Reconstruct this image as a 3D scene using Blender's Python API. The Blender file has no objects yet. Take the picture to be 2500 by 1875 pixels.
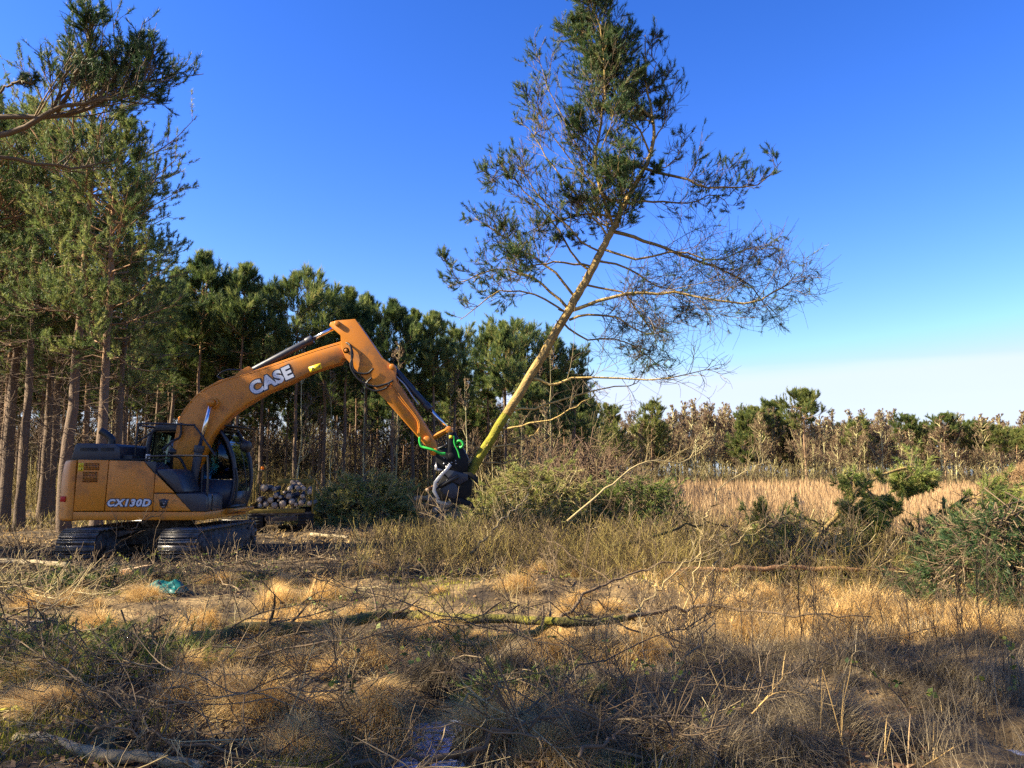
import bpy, bmesh, math, random
import numpy as np
from mathutils import Vector, Matrix
R = np.random.default_rng(11)
random.seed(5)
sc = bpy.context.scene
col = sc.collection
PI = math.pi
rad = math.radians

# ---------------------------------------------------------------- camera, sky, sun, exposure
FOC, PITCH, EYE = 1946.0, math.atan((1160 - 937.5) / 1946.0), 1.6     # focal length in photo pixels, upward tilt, eye height
cam_d = bpy.data.cameras.new('camera'); cam = bpy.data.objects.new('camera', cam_d); col.objects.link(cam)
cam.location = (0, 0, EYE); cam.rotation_euler = (PI / 2 + PITCH, 0, 0)
cam_d.sensor_width = 36; cam_d.lens = 36 * FOC / 2500; cam_d.clip_start = .05; cam_d.clip_end = 3000
sc.camera = cam
SUN_EL, SUN_AZ = rad(34), rad(-9)          # elevation; degrees beyond due left of the view (negative: towards the camera)
to_sun = Vector((-math.cos(SUN_EL) * math.cos(SUN_AZ), math.cos(SUN_EL) * math.sin(SUN_AZ), math.sin(SUN_EL)))
w = bpy.data.worlds.new('World'); sc.world = w; w.use_nodes = True
nt = w.node_tree; N = nt.nodes; L = nt.links
bg = N['Background']
sky = N.new('ShaderNodeTexSky'); sky.sky_type = 'NISHITA'; sky.sun_disc = False
sky.sun_elevation = SUN_EL
sky.sun_rotation = math.atan2(to_sun.x, to_sun.y)
sky.air_density = 1.0; sky.dust_density = .35; sky.ozone_density = 3.0; sky.altitude = 0
def mul(src, c):
    m_ = N.new('ShaderNodeMixRGB'); m_.blend_type = 'MULTIPLY'; m_.inputs[0].default_value = 1; m_.inputs[2].default_value = (*c, 1); L.new(src, m_.inputs[1]); return m_.outputs[0]
gm = N.new('ShaderNodeGamma'); gm.inputs[1].default_value = 1.32          # deep winter blue, as the camera recorded it
hs = N.new('ShaderNodeHueSaturation'); hs.inputs['Saturation'].default_value = 1.28; L.new(sky.outputs[0], hs.inputs['Color'])
L.new(mul(hs.outputs[0], (.18, .18, .18)), gm.inputs[0])
dk_ = N.new('ShaderNodeMixRGB'); dk_.blend_type = 'DARKEN'; dk_.inputs[0].default_value = 1; dk_.inputs[2].default_value = (3.5, 4.1, 6.0, 1)
L.new(mul(gm.outputs[0], (1.80 / .18, 1.25 / .18, 1.55 / .18)), dk_.inputs[1]); blue = dk_.outputs[0]
# thin high cloud veil low over the horizon
tc = N.new('ShaderNodeTexCoord'); sep = N.new('ShaderNodeSeparateXYZ'); L.new(tc.outputs['Generated'], sep.inputs[0])
mp = N.new('ShaderNodeMapping'); mp.inputs['Scale'].default_value = (1.2, 1.2, 16); L.new(tc.outputs['Generated'], mp.inputs[0])
nz = N.new('ShaderNodeTexNoise'); nz.inputs['Scale'].default_value = 1.6; nz.inputs['Detail'].default_value = 5; L.new(mp.outputs[0], nz.inputs['Vector'])
def mrange(src, a, b, c, d):
    r_ = N.new('ShaderNodeMapRange'); r_.interpolation_type = 'SMOOTHSTEP'
    for i_, v_ in zip((1, 2, 3, 4), (a, b, c, d)): r_.inputs[i_].default_value = v_
    L.new(src, r_.inputs[0]); return r_.outputs[0]
def math_(op, a, b):
    q = N.new('ShaderNodeMath'); q.operation = op
    for i_, v_ in enumerate((a, b)):
        if isinstance(v_, float): q.inputs[i_].default_value = v_
        else: L.new(v_, q.inputs[i_])
    return q.outputs[0]
zz0 = math_('ADD', sep.outputs[2], math_('MULTIPLY', math_('SUBTRACT', nz.outputs[0], .5), .07))
veil = math_('ADD', mrange(zz0, .112, .130, .42, 0), mrange(zz0, .05, .112, .40, 0))
class _M: outputs = [veil]
mu2 = _M
mx = N.new('ShaderNodeMixRGB'); mx.inputs[2].default_value = (4.0, 4.6, 5.2, 1)
L.new(mu2.outputs[0], mx.inputs[0]); L.new(blue, mx.inputs[1]); L.new(mx.outputs[0], bg.inputs[0])
bg.inputs[1].default_value = .052
sd = bpy.data.lights.new('sun', 'SUN'); sd.energy = 4.6; sd.angle = rad(.53); sd.color = (1, .87, .64)
so = bpy.data.objects.new('sun', sd); col.objects.link(so); so.rotation_euler = to_sun.to_track_quat('Z', 'Y').to_euler()
so.location = (-30, 5, 30)
sc.view_settings.view_transform = 'Standard'; sc.view_settings.look = 'None'
sc.view_settings.gamma = 1; sc.view_settings.use_curve_mapping = False
sc.view_settings.exposure = 2.12
sc.render.engine = 'CYCLES'
cy = sc.cycles
cy.max_bounces = 5; cy.diffuse_bounces = 2; cy.glossy_bounces = 2; cy.transmission_bounces = 3; cy.transparent_max_bounces = 6
cy.sample_clamp_indirect = 4
cy.use_denoising = False

# ---------------------------------------------------------------- helpers
def at(px, py, Y):
    """photo measurement + distance in metres -> place in the scene"""
    u, v = (px - 1250) / FOC, (937.5 - py) / FOC
    t = Y / (math.cos(PITCH) - v * math.sin(PITCH))
    return np.array((u * t, Y, EYE + (math.sin(PITCH) + v * math.cos(PITCH)) * t))
def spot(px, py, z=0.0):
    """the place on level ground that the photo shows at px, py"""
    u, v = (px - 1250) / FOC, (937.5 - py) / FOC
    dy, dz = math.cos(PITCH) - v * math.sin(PITCH), math.sin(PITCH) + v * math.cos(PITCH)
    t = (z - EYE) / dz
    return np.array((u * t, dy * t))
def nrm(a): return a / np.maximum(np.linalg.norm(a, axis=-1, keepdims=True), 1e-9)
_P = R.permutation(4096); _Vv = R.random(4096)
def vn(x, y, seed=0):
    x = np.asarray(x, float) + seed * 17.31; y = np.asarray(y, float) + seed * 9.77
    i, j = np.floor(x).astype(int), np.floor(y).astype(int)
    f, g = x - i, y - j; f = f * f * (3 - 2 * f); g = g * g * (3 - 2 * g)
    h = lambda a, b: _Vv[_P[(a & 4095)] ^ ((b * 193) & 4095)]
    return (h(i, j) * (1 - f) + h(i + 1, j) * f) * (1 - g) + (h(i, j + 1) * (1 - f) + h(i + 1, j + 1) * f) * g
def sm(a, b, x): t = np.clip((np.asarray(x, float) - a) / (b - a), 0, 1); return t * t * (3 - 2 * t)

WATER_Z = -.11
PUD = [(-.45, 5.40, .26, .38), (-.57, 4.80, .26, .40), (2.18, 4.70, .10, .16), (3.12, 5.0, .14, .16), (-2.32, 4.95, .14, .12), (-1.85, 4.72, .16, .10),(-4.6,16.2,.7,.22)]
MOUND = []      # tussock mounds: x, y, radius, height
def H(x, y):
    x = np.asarray(x, float); y = np.asarray(y, float)
    near = 1 - sm(14, 40, np.hypot(x, y))
    h = .20 * (vn(x / 2.7, y / 2.7, 1) - .42) + .16 * near * np.maximum(0, vn(x / .75, y / .75, 2) - .45) + .05 * near * (vn(x / .28, y / .28, 3) - .5)
    h = h + 1.2 * (vn(x / 30, y / 30, 4) - .5) * sm(35, 90, y)
    work = np.exp(-(((x + 7.2) / 3.2) ** 2 + ((y - 17.0) / 3.2) ** 2) ** 2)
    work = np.maximum(work, np.exp(-(((x + 5.2) / 3.6) ** 2 + ((y - 21.5) / 3.6) ** 2) ** 2))
    h = h * (1 - work) + work * (-.03 + .05 * (vn(x / .5, y / .5, 6) - .5))
    h = np.maximum(h, WATER_Z + .035)
    for (a, b, rx, ry) in PUD:
        d2 = (((x - a) / rx) ** 2 + ((y - b) / ry) ** 2) * (.7 + .6 * vn(x * 6, y * 6, 5)); m = np.exp(-(d2 * .55) ** 2); h = h * (1 - m) - .22 * m
    return h
def wet(x, y):
    m = np.zeros_like(np.asarray(x, float))
    for (a, b, rx, ry) in PUD:
        m = np.maximum(m, np.exp(-((((x - a) / (rx * 1.35)) ** 2 + ((y - b + .10) / (ry * 1.5)) ** 2)) ** 2))
    return m

class G:
    """collects vertices and faces, then becomes one mesh"""
    def __init__(s): s.v = []; s.f = []; s.m = []; s.t = []; s.n = 0
    def add(s, v, f, tint=.5, mat=0):
        v = np.asarray(v, np.float32).reshape(-1, 3); f = np.asarray(f, np.int32)
        s.v.append(v); s.f.append(f + s.n); s.m.append(np.full(len(f), mat, np.int32))
        s.t.append(np.broadcast_to(np.asarray(tint, np.float32), (len(v),)).copy()); s.n += len(v)
        return s
    def mesh(s, name, mats, smooth=False):
        me = bpy.data.meshes.new(name)
        V = np.concatenate(s.v); me.vertices.add(len(V)); me.vertices.foreach_set('co', V.ravel())
        sizes = np.concatenate([np.full(len(f), f.shape[1], np.int32) for f in s.f])
        loops = np.concatenate([f.ravel() for f in s.f])
        me.loops.add(len(loops)); me.loops.foreach_set('vertex_index', loops)
        me.polygons.add(len(sizes)); st = np.zeros(len(sizes), np.int32); st[1:] = np.cumsum(sizes)[:-1]
        me.polygons.foreach_set('loop_start', st)
        me.polygons.foreach_set('material_index', np.concatenate(s.m))
        if smooth: me.polygons.foreach_set('use_smooth', np.ones(len(sizes), bool))
        a = me.attributes.new('tint', 'FLOAT', 'POINT'); a.data.foreach_set('value', np.concatenate(s.t))
        for m in (mats if isinstance(mats, (list, tuple)) else [mats]): me.materials.append(m)
        me.update(calc_edges=True)
        return me
    # ---- shapes
    def tubes(s, P, r, sides=5, tint=.5, mat=0, cap=False):
        P = np.asarray(P, float); n, k, _ = P.shape; r = np.broadcast_to(np.asarray(r, float), (n, k))
        T = nrm(np.gradient(P, axis=1)); ref = np.array((.31, .17, .93)); ref = np.where(np.abs((T * ref).sum(-1, keepdims=True)) > .93, np.array((.9, -.3, .1)), ref)
        A = nrm(np.cross(T, ref)); B = np.cross(T, A)
        ang = np.arange(sides) * 2 * PI / sides
        ring = P[:, :, None] + r[:, :, None, None] * (A[:, :, None] * np.cos(ang)[None, None, :, None] + B[:, :, None] * np.sin(ang)[None, None, :, None])
        idx = np.arange(n * k * sides).reshape(n, k, sides); nx = np.roll(idx, -1, 2)
        q = np.stack([idx[:, :-1], nx[:, :-1], nx[:, 1:], idx[:, 1:]], -1).reshape(-1, 4)
        tt = np.repeat(np.broadcast_to(np.asarray(tint, float), (n,)), k * sides)
        s.add(ring.reshape(-1, 3), q, tt, mat)
        if cap:
            base = s.n - n * k * sides
            for e in (0, k - 1):
                c = (idx[:, e, ::-1] if e == 0 else idx[:, e]) + base
                s.f.append(c.astype(np.int32)); s.m.append(np.full(n, mat, np.int32))
        return s
    def needles(s, pos, d, m, ln, wd, spread=.75, tint=None, mat=0):
        pos = np.asarray(pos, float); n = len(pos); d = nrm(np.asarray(d, float))
        ln = np.broadcast_to(np.asarray(ln, float), (n,))
        dd = nrm(d[:, None] + spread * R.normal(size=(n, m, 3)))
        side = nrm(np.cross(dd, R.normal(size=(n, m, 3))))
        b = pos[:, None] + d[:, None] * (R.random((n, m, 1)) - .65) * ln[:, None, None] * 1.2
        l = ln[:, None, None] * (.7 + .5 * R.random((n, m, 1))); wd_ = wd * .5
        v = np.stack([b - side * wd_, b + side * wd_, b + dd * l], 2)
        t = R.random(n) if tint is None else np.broadcast_to(tint, (n,))
        s.add(v.reshape(-1, 3), np.arange(n * m * 3).reshape(-1, 3), np.clip(np.repeat(t, m * 3) + .12 * R.normal(size=n * m * 3), 0, 1), mat)
        return s
    def blades(s, base, az, ln, lean, droop, wd, seg=3, tint=None, mat=0):
        base = np.asarray(base, float); n = len(base); k = seg + 1
        bc = lambda a: np.broadcast_to(np.asarray(a, float), (n,))
        az, ln, lean, droop, wd = bc(az), bc(ln), bc(lean), bc(droop), bc(wd)
        t = np.linspace(0, 1, k); a = lean[:, None] + droop[:, None] * t[None] ** 1.3
        st = (ln / seg)[:, None]
        hx = np.concatenate([np.zeros((n, 1)), np.cumsum(np.sin(a[:, :-1]) * st, 1)], 1)
        hz = np.concatenate([np.zeros((n, 1)), np.cumsum(np.cos(a[:, :-1]) * st, 1)], 1)
        C = base[:, None] + np.stack([hx * np.cos(az)[:, None], hx * np.sin(az)[:, None], hz], -1)
        yaw = az + PI / 2 + R.normal(size=n) * .6
        side = np.stack([np.cos(yaw), np.sin(yaw), np.zeros(n)], -1)
        ww = (wd[:, None] * .5 * (1 - .85 * t[None] ** 1.5))[:, :, None]
        v = np.stack([C - side[:, None] * ww, C + side[:, None] * ww], 2)
        idx = np.arange(n * k * 2).reshape(n, k, 2)
        q = np.stack([idx[:, :-1, 0], idx[:, :-1, 1], idx[:, 1:, 1], idx[:, 1:, 0]], -1).reshape(-1, 4)
        tn = R.random(n) if tint is None else bc(tint)
        s.add(v.reshape(-1, 3), q, np.repeat(tn, k * 2), mat)
        return s
    def box(s, c, h, mat=0, rot=None, tint=.5):
        v = np.array([(a, b, e) for a in (-1, 1) for b in (-1, 1) for e in (-1, 1)], float) * np.asarray(h, float)
        if rot is not None: v = v @ np.array(rot).T
        f = [(0, 1, 3, 2), (4, 6, 7, 5), (0, 4, 5, 1), (2, 3, 7, 6), (0, 2, 6, 4), (1, 5, 7, 3)]
        return s.add(v + np.asarray(c, float), f, tint, mat)
    def prism(s, poly, y0, y1, mat=0, axis='y'):
        p = np.asarray(poly, float)
        area = .5 * np.sum(p[:, 0] * np.roll(p[:, 1], -1) - np.roll(p[:, 0], -1) * p[:, 1])
        if area < 0: p = p[::-1]
        n = len(p)
        def mk(y): return np.stack([p[:, 0], np.full(n, y), p[:, 1]], 1) if axis == 'y' else (np.stack([np.full(n, y), p[:, 0], p[:, 1]], 1) if axis == 'x' else np.stack([p[:, 0], p[:, 1], np.full(n, y)], 1))
        v = np.concatenate([mk(y0), mk(y1)])
        i = np.arange(n); j = (i + 1) % n
        s.add(v, np.stack([i, i + n, j + n, j], 1) if axis == 'y' else np.stack([i, j, j + n, i + n], 1), .5, mat)
        b = s.n - 2 * n
        a0, a1 = (i[None] + b, (i[::-1])[None] + n + b) if axis == 'y' else ((i[::-1])[None] + b, i[None] + n + b)
        for c in (a0, a1): s.f.append(c.astype(np.int32)); s.m.append(np.full(1, mat, np.int32))
        return s
    def rod(s, a, b, r, sides=12, mat=0, r2=None, tint=.5):
        a, b = np.asarray(a, float), np.asarray(b, float)
        return s.tubes(np.stack([a, b])[None], np.array([[r, r if r2 is None else r2]]), sides, tint, mat, True)
    def pipe(s, pts, r, sides=8, mat=0, k=None, tint=.5):
        return s.tubes(curve(pts, k or 6 * len(pts))[None], r, sides, tint, mat, True)

def curve(pts, k):
    """smooth path through points"""
    p = np.asarray(pts, float); n = len(p)
    if n == 2: return p[0] + (p[1] - p[0]) * np.linspace(0, 1, k)[:, None]
    q = np.concatenate([[2 * p[0] - p[1]], p, [2 * p[-1] - p[-2]]])
    u = np.linspace(0, n - 1 - 1e-6, k); i = u.astype(int); f = (u - i)[:, None]
    a, b, c, d = q[i], q[i + 1], q[i + 2], q[i + 3]
    return .5 * (2 * b + (c - a) * f + (2 * a - 5 * b + 4 * c - d) * f ** 2 + (3 * b - a - 3 * c + d) * f ** 3)

def thing(name, label, cat, loc=(0, 0, 0), rz=0, group=None, scale=1):
    o = bpy.data.objects.new(name, None); col.objects.link(o); o.empty_display_size = .2
    o.location = loc; o.rotation_euler = (0, 0, rz); o.scale = (scale,) * 3
    o['label'] = label; o['category'] = cat
    if group: o['group'] = group
    return o
def obj(name, me, parent=None, label=None, cat=None, group=None, kind=None, loc=(0, 0, 0), rot=(0, 0, 0), bevel=0):
    o = bpy.data.objects.new(name, me); col.objects.link(o); o.location = loc; o.rotation_euler = rot
    if parent is not None: o.parent = parent
    if label: o['label'] = label
    if cat: o['category'] = cat
    if group: o['group'] = group
    if kind: o['kind'] = kind
    if bevel:
        b = o.modifiers.new('bevel', 'BEVEL'); b.width = bevel; b.segments = 2; b.limit_method = 'ANGLE'; b.angle_limit = rad(40)
    return o

# ---------------------------------------------------------------- materials
def mat(name, cols, rough=.85, noise=None, transl=0, bump=0, bscale=30, metal=0, attr=True, objrand=0, spec=.3, dirt=None, coord='Object', zramp=None):
    """cols: list of (position, rgb); driven by the tint attribute plus noise"""
    m = bpy.data.materials.new(name); m.use_nodes = True; t = m.node_tree; n = t.nodes; l = t.links
    p = n['Principled BSDF']; out = n['Material Output']
    p.inputs['Roughness'].default_value = rough; p.inputs['Metallic'].default_value = metal; p.inputs['Specular IOR Level'].default_value = spec
    rmp = n.new('ShaderNodeValToRGB'); e = rmp.color_ramp.elements
    while len(e) > 1: e.remove(e[0])
    e[0].position = cols[0][0]; e[0].color = (*cols[0][1], 1)
    for pos, c in cols[1:]: x = e.new(pos); x.color = (*c, 1)
    cur = None
    def plus(a, b, k=1.0):
        q = n.new('ShaderNodeMath'); q.operation = 'MULTIPLY_ADD'; l.new(b, q.inputs[0]); q.inputs[1].default_value = k
        if a is None: q.inputs[2].default_value = 0
        else: l.new(a, q.inputs[2])
        return q.outputs[0]
    txc = n.new('ShaderNodeTexCoord')
    if attr:
        a = n.new('ShaderNodeAttribute'); a.attribute_name = 'tint'; cur = a.outputs['Fac']
    if noise:
        sc_, amp = noise
        z = n.new('ShaderNodeTexNoise'); z.inputs['Scale'].default_value = sc_; z.inputs['Detail'].default_value = 6; z.inputs['Roughness'].default_value = .62
        l.new(txc.outputs[coord], z.inputs['Vector'])
        s0 = n.new('ShaderNodeMath'); s0.operation = 'SUBTRACT'; s0.inputs[1].default_value = .5; l.new(z.outputs[0], s0.inputs[0])
        if cur is None:
            v = n.new('ShaderNodeValue'); v.outputs[0].default_value = .5; cur = v.outputs[0]
        cur = plus(cur, s0.outputs[0], amp)
    if objrand:
        oi = n.new('ShaderNodeObjectInfo'); s1 = n.new('ShaderNodeMath'); s1.operation = 'SUBTRACT'; s1.inputs[1].default_value = .5; l.new(oi.outputs['Random'], s1.inputs[0])
        cur = plus(cur, s1.outputs[0], objrand)
    if zramp:
        sx = n.new('ShaderNodeSeparateXYZ'); l.new(txc.outputs['Object'], sx.inputs[0])
        mr = n.new('ShaderNodeMapRange'); mr.inputs[1].default_value = zramp[0]; mr.inputs[2].default_value = zramp[1]; mr.inputs[3].default_value = -.5 * zramp[2]; mr.inputs[4].default_value = .5 * zramp[2]
        l.new(sx.outputs[2], mr.inputs[0]); cur = plus(cur, mr.outputs[0], 1)
    if cur is not None: l.new(cur, rmp.inputs[0])
    colr = rmp.outputs[0]
    if dirt:
        z = n.new('ShaderNodeTexNoise'); z.inputs['Scale'].default_value = dirt[1]; z.inputs['Detail'].default_value = 8; z.inputs['Roughness'].default_value = .7
        l.new(txc.outputs['Object'], z.inputs['Vector'])
        mr = n.new('ShaderNodeMapRange'); mr.inputs[1].default_value = .5; mr.inputs[2].default_value = .75; mr.inputs[4].default_value = dirt[2]; l.new(z.outputs[0], mr.inputs[0])
        mm = n.new('ShaderNodeMixRGB'); mm.inputs[2].default_value = (*dirt[0], 1); l.new(mr.outputs[0], mm.inputs[0]); l.new(colr, mm.inputs[1]); colr = mm.outputs[0]
        ra = n.new('ShaderNodeMapRange'); ra.inputs[3].default_value = rough; ra.inputs[4].default_value = .9; l.new(mr.outputs[0], ra.inputs[0]); l.new(ra.outputs[0], p.inputs['Roughness'])
    l.new(colr, p.inputs['Base Color'])
    if bump:
        z = n.new('ShaderNodeTexNoise'); z.inputs['Scale'].default_value = bscale; z.inputs['Detail'].default_value = 7; l.new(txc.outputs['Object'], z.inputs['Vector'])
        b = n.new('ShaderNodeBump'); b.inputs['Strength'].default_value = bump; b.inputs['Distance'].default_value = .03; l.new(z.outputs[0], b.inputs['Height']); l.new(b.outputs[0], p.inputs['Normal'])
    if transl:
        d = n.new('ShaderNodeBsdfTranslucent'); l.new(colr, d.inputs['Color']); ms = n.new('ShaderNodeMixShader'); ms.inputs[0].default_value = transl
        l.new(p.outputs[0], ms.inputs[1]); l.new(d.outputs[0], ms.inputs[2]); l.new(ms.outputs[0], out.inputs[0])
    return m
M = {}
M['ground'] = mat('ground_soil_straw', [(.25, (.020, .013, .008)), (.42, (.050, .034, .017)), (.55, (.115, .076, .034)), (.75, (.25, .17, .075))], .95, (1.7, 1.5), bump=1, bscale=22, attr=True)
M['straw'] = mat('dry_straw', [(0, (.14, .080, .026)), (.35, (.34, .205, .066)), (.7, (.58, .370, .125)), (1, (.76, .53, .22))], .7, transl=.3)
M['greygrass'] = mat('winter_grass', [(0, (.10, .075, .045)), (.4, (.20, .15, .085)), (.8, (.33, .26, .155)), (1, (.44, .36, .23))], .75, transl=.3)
M['scrubstem'] = mat('olive_scrub', [(0, (.055, .038, .020)), (.4, (.14, .10, .036)), (.75, (.29, .21, .058)), (1, (.42, .34, .10))], .8, transl=.15)
M['thicket'] = mat('far_thicket', [(0, (.07, .052, .030)), (.4, (.14, .105, .055)), (.75, (.22, .17, .075)), (1, (.30, .27, .11))], .9, transl=.1)
M['head'] = mat('head_black', [(.3, (.004, .005, .006)), (.8, (.010, .010, .011))], .55, (6, .6), attr=False, spec=.2, dirt=((.03, .024, .018), 9, .5))
M['reed'] = mat('rust_reed', [(0, (.17, .100, .048)), (.5, (.35, .220, .105)), (1, (.52, .36, .19))], .8, transl=.25)
M['moss'] = mat('moss', [(0, (.05, .06, .010)), (.5, (.17, .16, .02)), (1, (.36, .33, .035))], .95, transl=.2)
M['leaf'] = mat('dead_leaf', [(0, (.06, .030, .015)), (.5, (.16, .085, .04)), (1, (.30, .19, .09))], .8, transl=.2)
M['greenleaf'] = mat('bramble_leaf', [(0, (.05, .08, .02)), (.5, (.12, .16, .03)), (1, (.30, .30, .05))], .5, transl=.3)
M['needle'] = mat('pine_needle', [(0, (.034, .062, .024)), (.4, (.092, .145, .042)), (.75, (.19, .235, .064)), (1, (.32, .33, .10))], .55, transl=.38, objrand=.28)
M['needle_near'] = mat('pine_needle_near', [(0, (.022, .048, .020)), (.4, (.050, .098, .034)), (.75, (.105, .155, .046)), (1, (.20, .21, .06))], .5, transl=.33)
M['needle_cut'] = mat('cut_pine_needle', [(0, (.06, .095, .024)), (.45, (.16, .21, .045)), (.8, (.30, .31, .075)), (1, (.42, .36, .14))], .55, transl=.33)
M['needle_far'] = mat('far_pine_needle', [(0, (.05, .08, .02)), (.5, (.13, .165, .04)), (1, (.25, .25, .07))], .6, transl=.35, objrand=.5)
M['bark'] = mat('pine_bark', [(.0, (.06, .044, .034)), (.4, (.15, .105, .072)), (.62, (.27, .155, .078)), (1, (.42, .22, .09))], .95, (5, .5), bump=.8, bscale=26, attr=False, zramp=(1.5, 11, .45), objrand=.2)
M['barkfar'] = mat('far_pine_bark', [(.0, (.10, .075, .05)), (.5, (.26, .165, .095)), (1, (.42, .25, .12))], .95, (3, .5), attr=False, objrand=.3)
M['twig'] = mat('bare_twig', [(0, (.045, .030, .020)), (.5, (.125, .085, .048)), (1, (.27, .20, .11))], .85)
M['paletwig'] = mat('pale_twig', [(0, (.16, .11, .05)), (.5, (.33, .25, .11)), (1, (.50, .41, .22))], .8)
M['birchtwig'] = mat('far_bare_twig', [(0, (.085, .052, .036)), (.5, (.155, .100, .062)), (1, (.23, .165, .09))], .9, objrand=.5)
M['birchbark'] = mat('far_bare_bark', [(0, (.16, .13, .06)), (.5, (.30, .26, .12)), (1, (.46, .42, .24))], .9, (4, .6), objrand=.4)
M['hold_bark'] = mat('held_pine_bark', [(.0, (.060, .042, .022)), (.35, (.17, .12, .050)), (.55, (.31, .21, .075)), (.75, (.42, .29, .095)), (1, (.52, .37, .14))], .95, (7, .9), bump=.9, bscale=30, attr=True)
M['mossbark'] = mat('mossy_bark', [(0, (.035, .028, .018)), (.35, (.09, .075, .025)), (.6, (.21, .19, .02)), (1, (.42, .38, .03))], .95, (5, 1.1), bump=1, bscale=34, attr=True)
M['log_bark'] = mat('log_bark', [(0, (.05, .038, .030)), (.5, (.14, .11, .09)), (1, (.28, .24, .21))], .95, (9, 1.0), bump=.8, bscale=40, attr=False, objrand=.3)
M['log_red'] = mat('orange_pine_bark', [(0, (.13, .065, .03)), (.5, (.36, .19, .08)), (1, (.55, .33, .15))], .9, (6, .8), bump=.6, bscale=34, attr=False)
M['cut'] = mat('cut_wood', [(0, (.30, .19, .11)), (.5, (.52, .36, .22)), (1, (.66, .50, .33))], .8, (14, .6), attr=False, objrand=.3)
M['cut_shaded'] = mat('shaded_cut_wood', [(0, (.24, .18, .13)), (.5, (.42, .33, .24)), (1, (.56, .46, .34))], .85, (14, .6), attr=False, objrand=.4)  # darker cut wood: shade on the trailer's log ends put into the colour
M['pale_bark'] = mat('pale_bark', [(0, (.09, .07, .04)), (.5, (.27, .21, .12)), (1, (.46, .39, .27))], .9, (6, 1.1), bump=.5, bscale=40, attr=False)
M['orange'] = mat('orange_paint', [(.2, (.50, .168, .010)), (.8, (.60, .210, .014))], .36, (3, .5), attr=False, spec=.45, dirt=((.12, .075, .042), 2.2, .85))
M['navy'] = mat('dark_blue_grey_paint', [(.2, (.012, .016, .028)), (.8, (.022, .027, .042))], .42, (4, .5), attr=False, spec=.5, dirt=((.07, .055, .04), 5, .4))
M['black'] = mat('black_metal', [(.3, (.007, .008, .010)), (.8, (.018, .018, .020))], .5, (6, .6), attr=False, spec=.5, dirt=((.05, .04, .03), 6, .45))
M['mud'] = mat('muddy_steel', [(.25, (.022, .018, .015)), (.5, (.065, .052, .042)), (.8, (.17, .14, .115))], .7, (7, 1.2), attr=False, bump=.5, bscale=25)
M['shoe'] = mat('track_shoe_steel', [(.3, (.05, .048, .046)), (.8, (.20, .19, .185))], .38, (9, 1.0), attr=False, metal=.7)
M['chrome'] = mat('chrome_rod', [(.3, (.62, .62, .64)), (.8, (.72, .72, .74))], .16, attr=False, metal=1)
M['hose'] = mat('black_hose', [(0, (.012, .012, .014)), (1, (.02, .02, .022))], .4, attr=False)
M['green'] = mat('green_hose', [(0, (.02, .33, .05)), (1, (.03, .40, .06))], .45, attr=False)
M['white'] = mat('pale_lettering', [(0, (.50, .54, .62)), (1, (.56, .60, .68))], .4, attr=False)
M['yellow'] = mat('yellow_label', [(0, (.72, .52, .02)), (1, (.78, .58, .03))], .5, attr=False)
M['red'] = mat('red_lens', [(0, (.45, .01, .01)), (1, (.5, .015, .015))], .3, attr=False)
M['amber'] = mat('amber_lens', [(0, (.85, .26, .01)), (1, (.9, .30, .02))], .25, attr=False, transl=.3)
M['greenlens'] = mat('green_lens', [(0, (.01, .42, .09)), (1, (.02, .5, .12))], .25, attr=False, transl=.3)
M['cyan'] = mat('cyan_label', [(0, (.05, .33, .48)), (1, (.06, .36, .52))], .5, attr=False)
M['silver'] = mat('worn_steel', [(.3, (.22, .22, .23)), (.8, (.5, .5, .52))], .4, (8, .6), attr=False, metal=.6)
M['trailer'] = mat('dull_yellow_paint', [(.2, (.13, .09, .018)), (.6, (.24, .17, .03)), (.9, (.34, .26, .06))], .7, (4, .9), attr=False, dirt=((.05, .04, .03), 4, .9))
M['tyre'] = mat('tyre', [(.3, (.010, .010, .011)), (.8, (.03, .028, .026))], .85, (8, .6), attr=False)
M['teal'] = mat('teal_plastic', [(.2, (.0, .075, .07)), (.8, (.005, .15, .14))], .45, (5, .6), attr=False)
M['seat'] = mat('seat_cloth', [(0, (.02, .02, .025)), (1, (.03, .03, .035))], .9, attr=False)
def glassmat():
    m = bpy.data.materials.new('cab_glass'); m.use_nodes = True; t = m.node_tree; n = t.nodes; l = t.links
    n.remove(n['Principled BSDF']); tr = n.new('ShaderNodeBsdfTransparent'); tr.inputs[0].default_value = (.45, .62, .58, 1)
    gl = n.new('ShaderNodeBsdfGlossy'); gl.inputs['Roughness'].default_value = .03; gl.inputs[0].default_value = (.9, .95, 1, 1)
    fr = n.new('ShaderNodeFresnel'); fr.inputs[0].default_value = 1.6; ms = n.new('ShaderNodeMixShader')
    l.new(fr.outputs[0], ms.inputs[0]); l.new(tr.outputs[0], ms.inputs[1]); l.new(gl.outputs[0], ms.inputs[2]); l.new(ms.outputs[0], n['Material Output'].inputs[0])
    return m
M['glass'] = glassmat()
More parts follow.
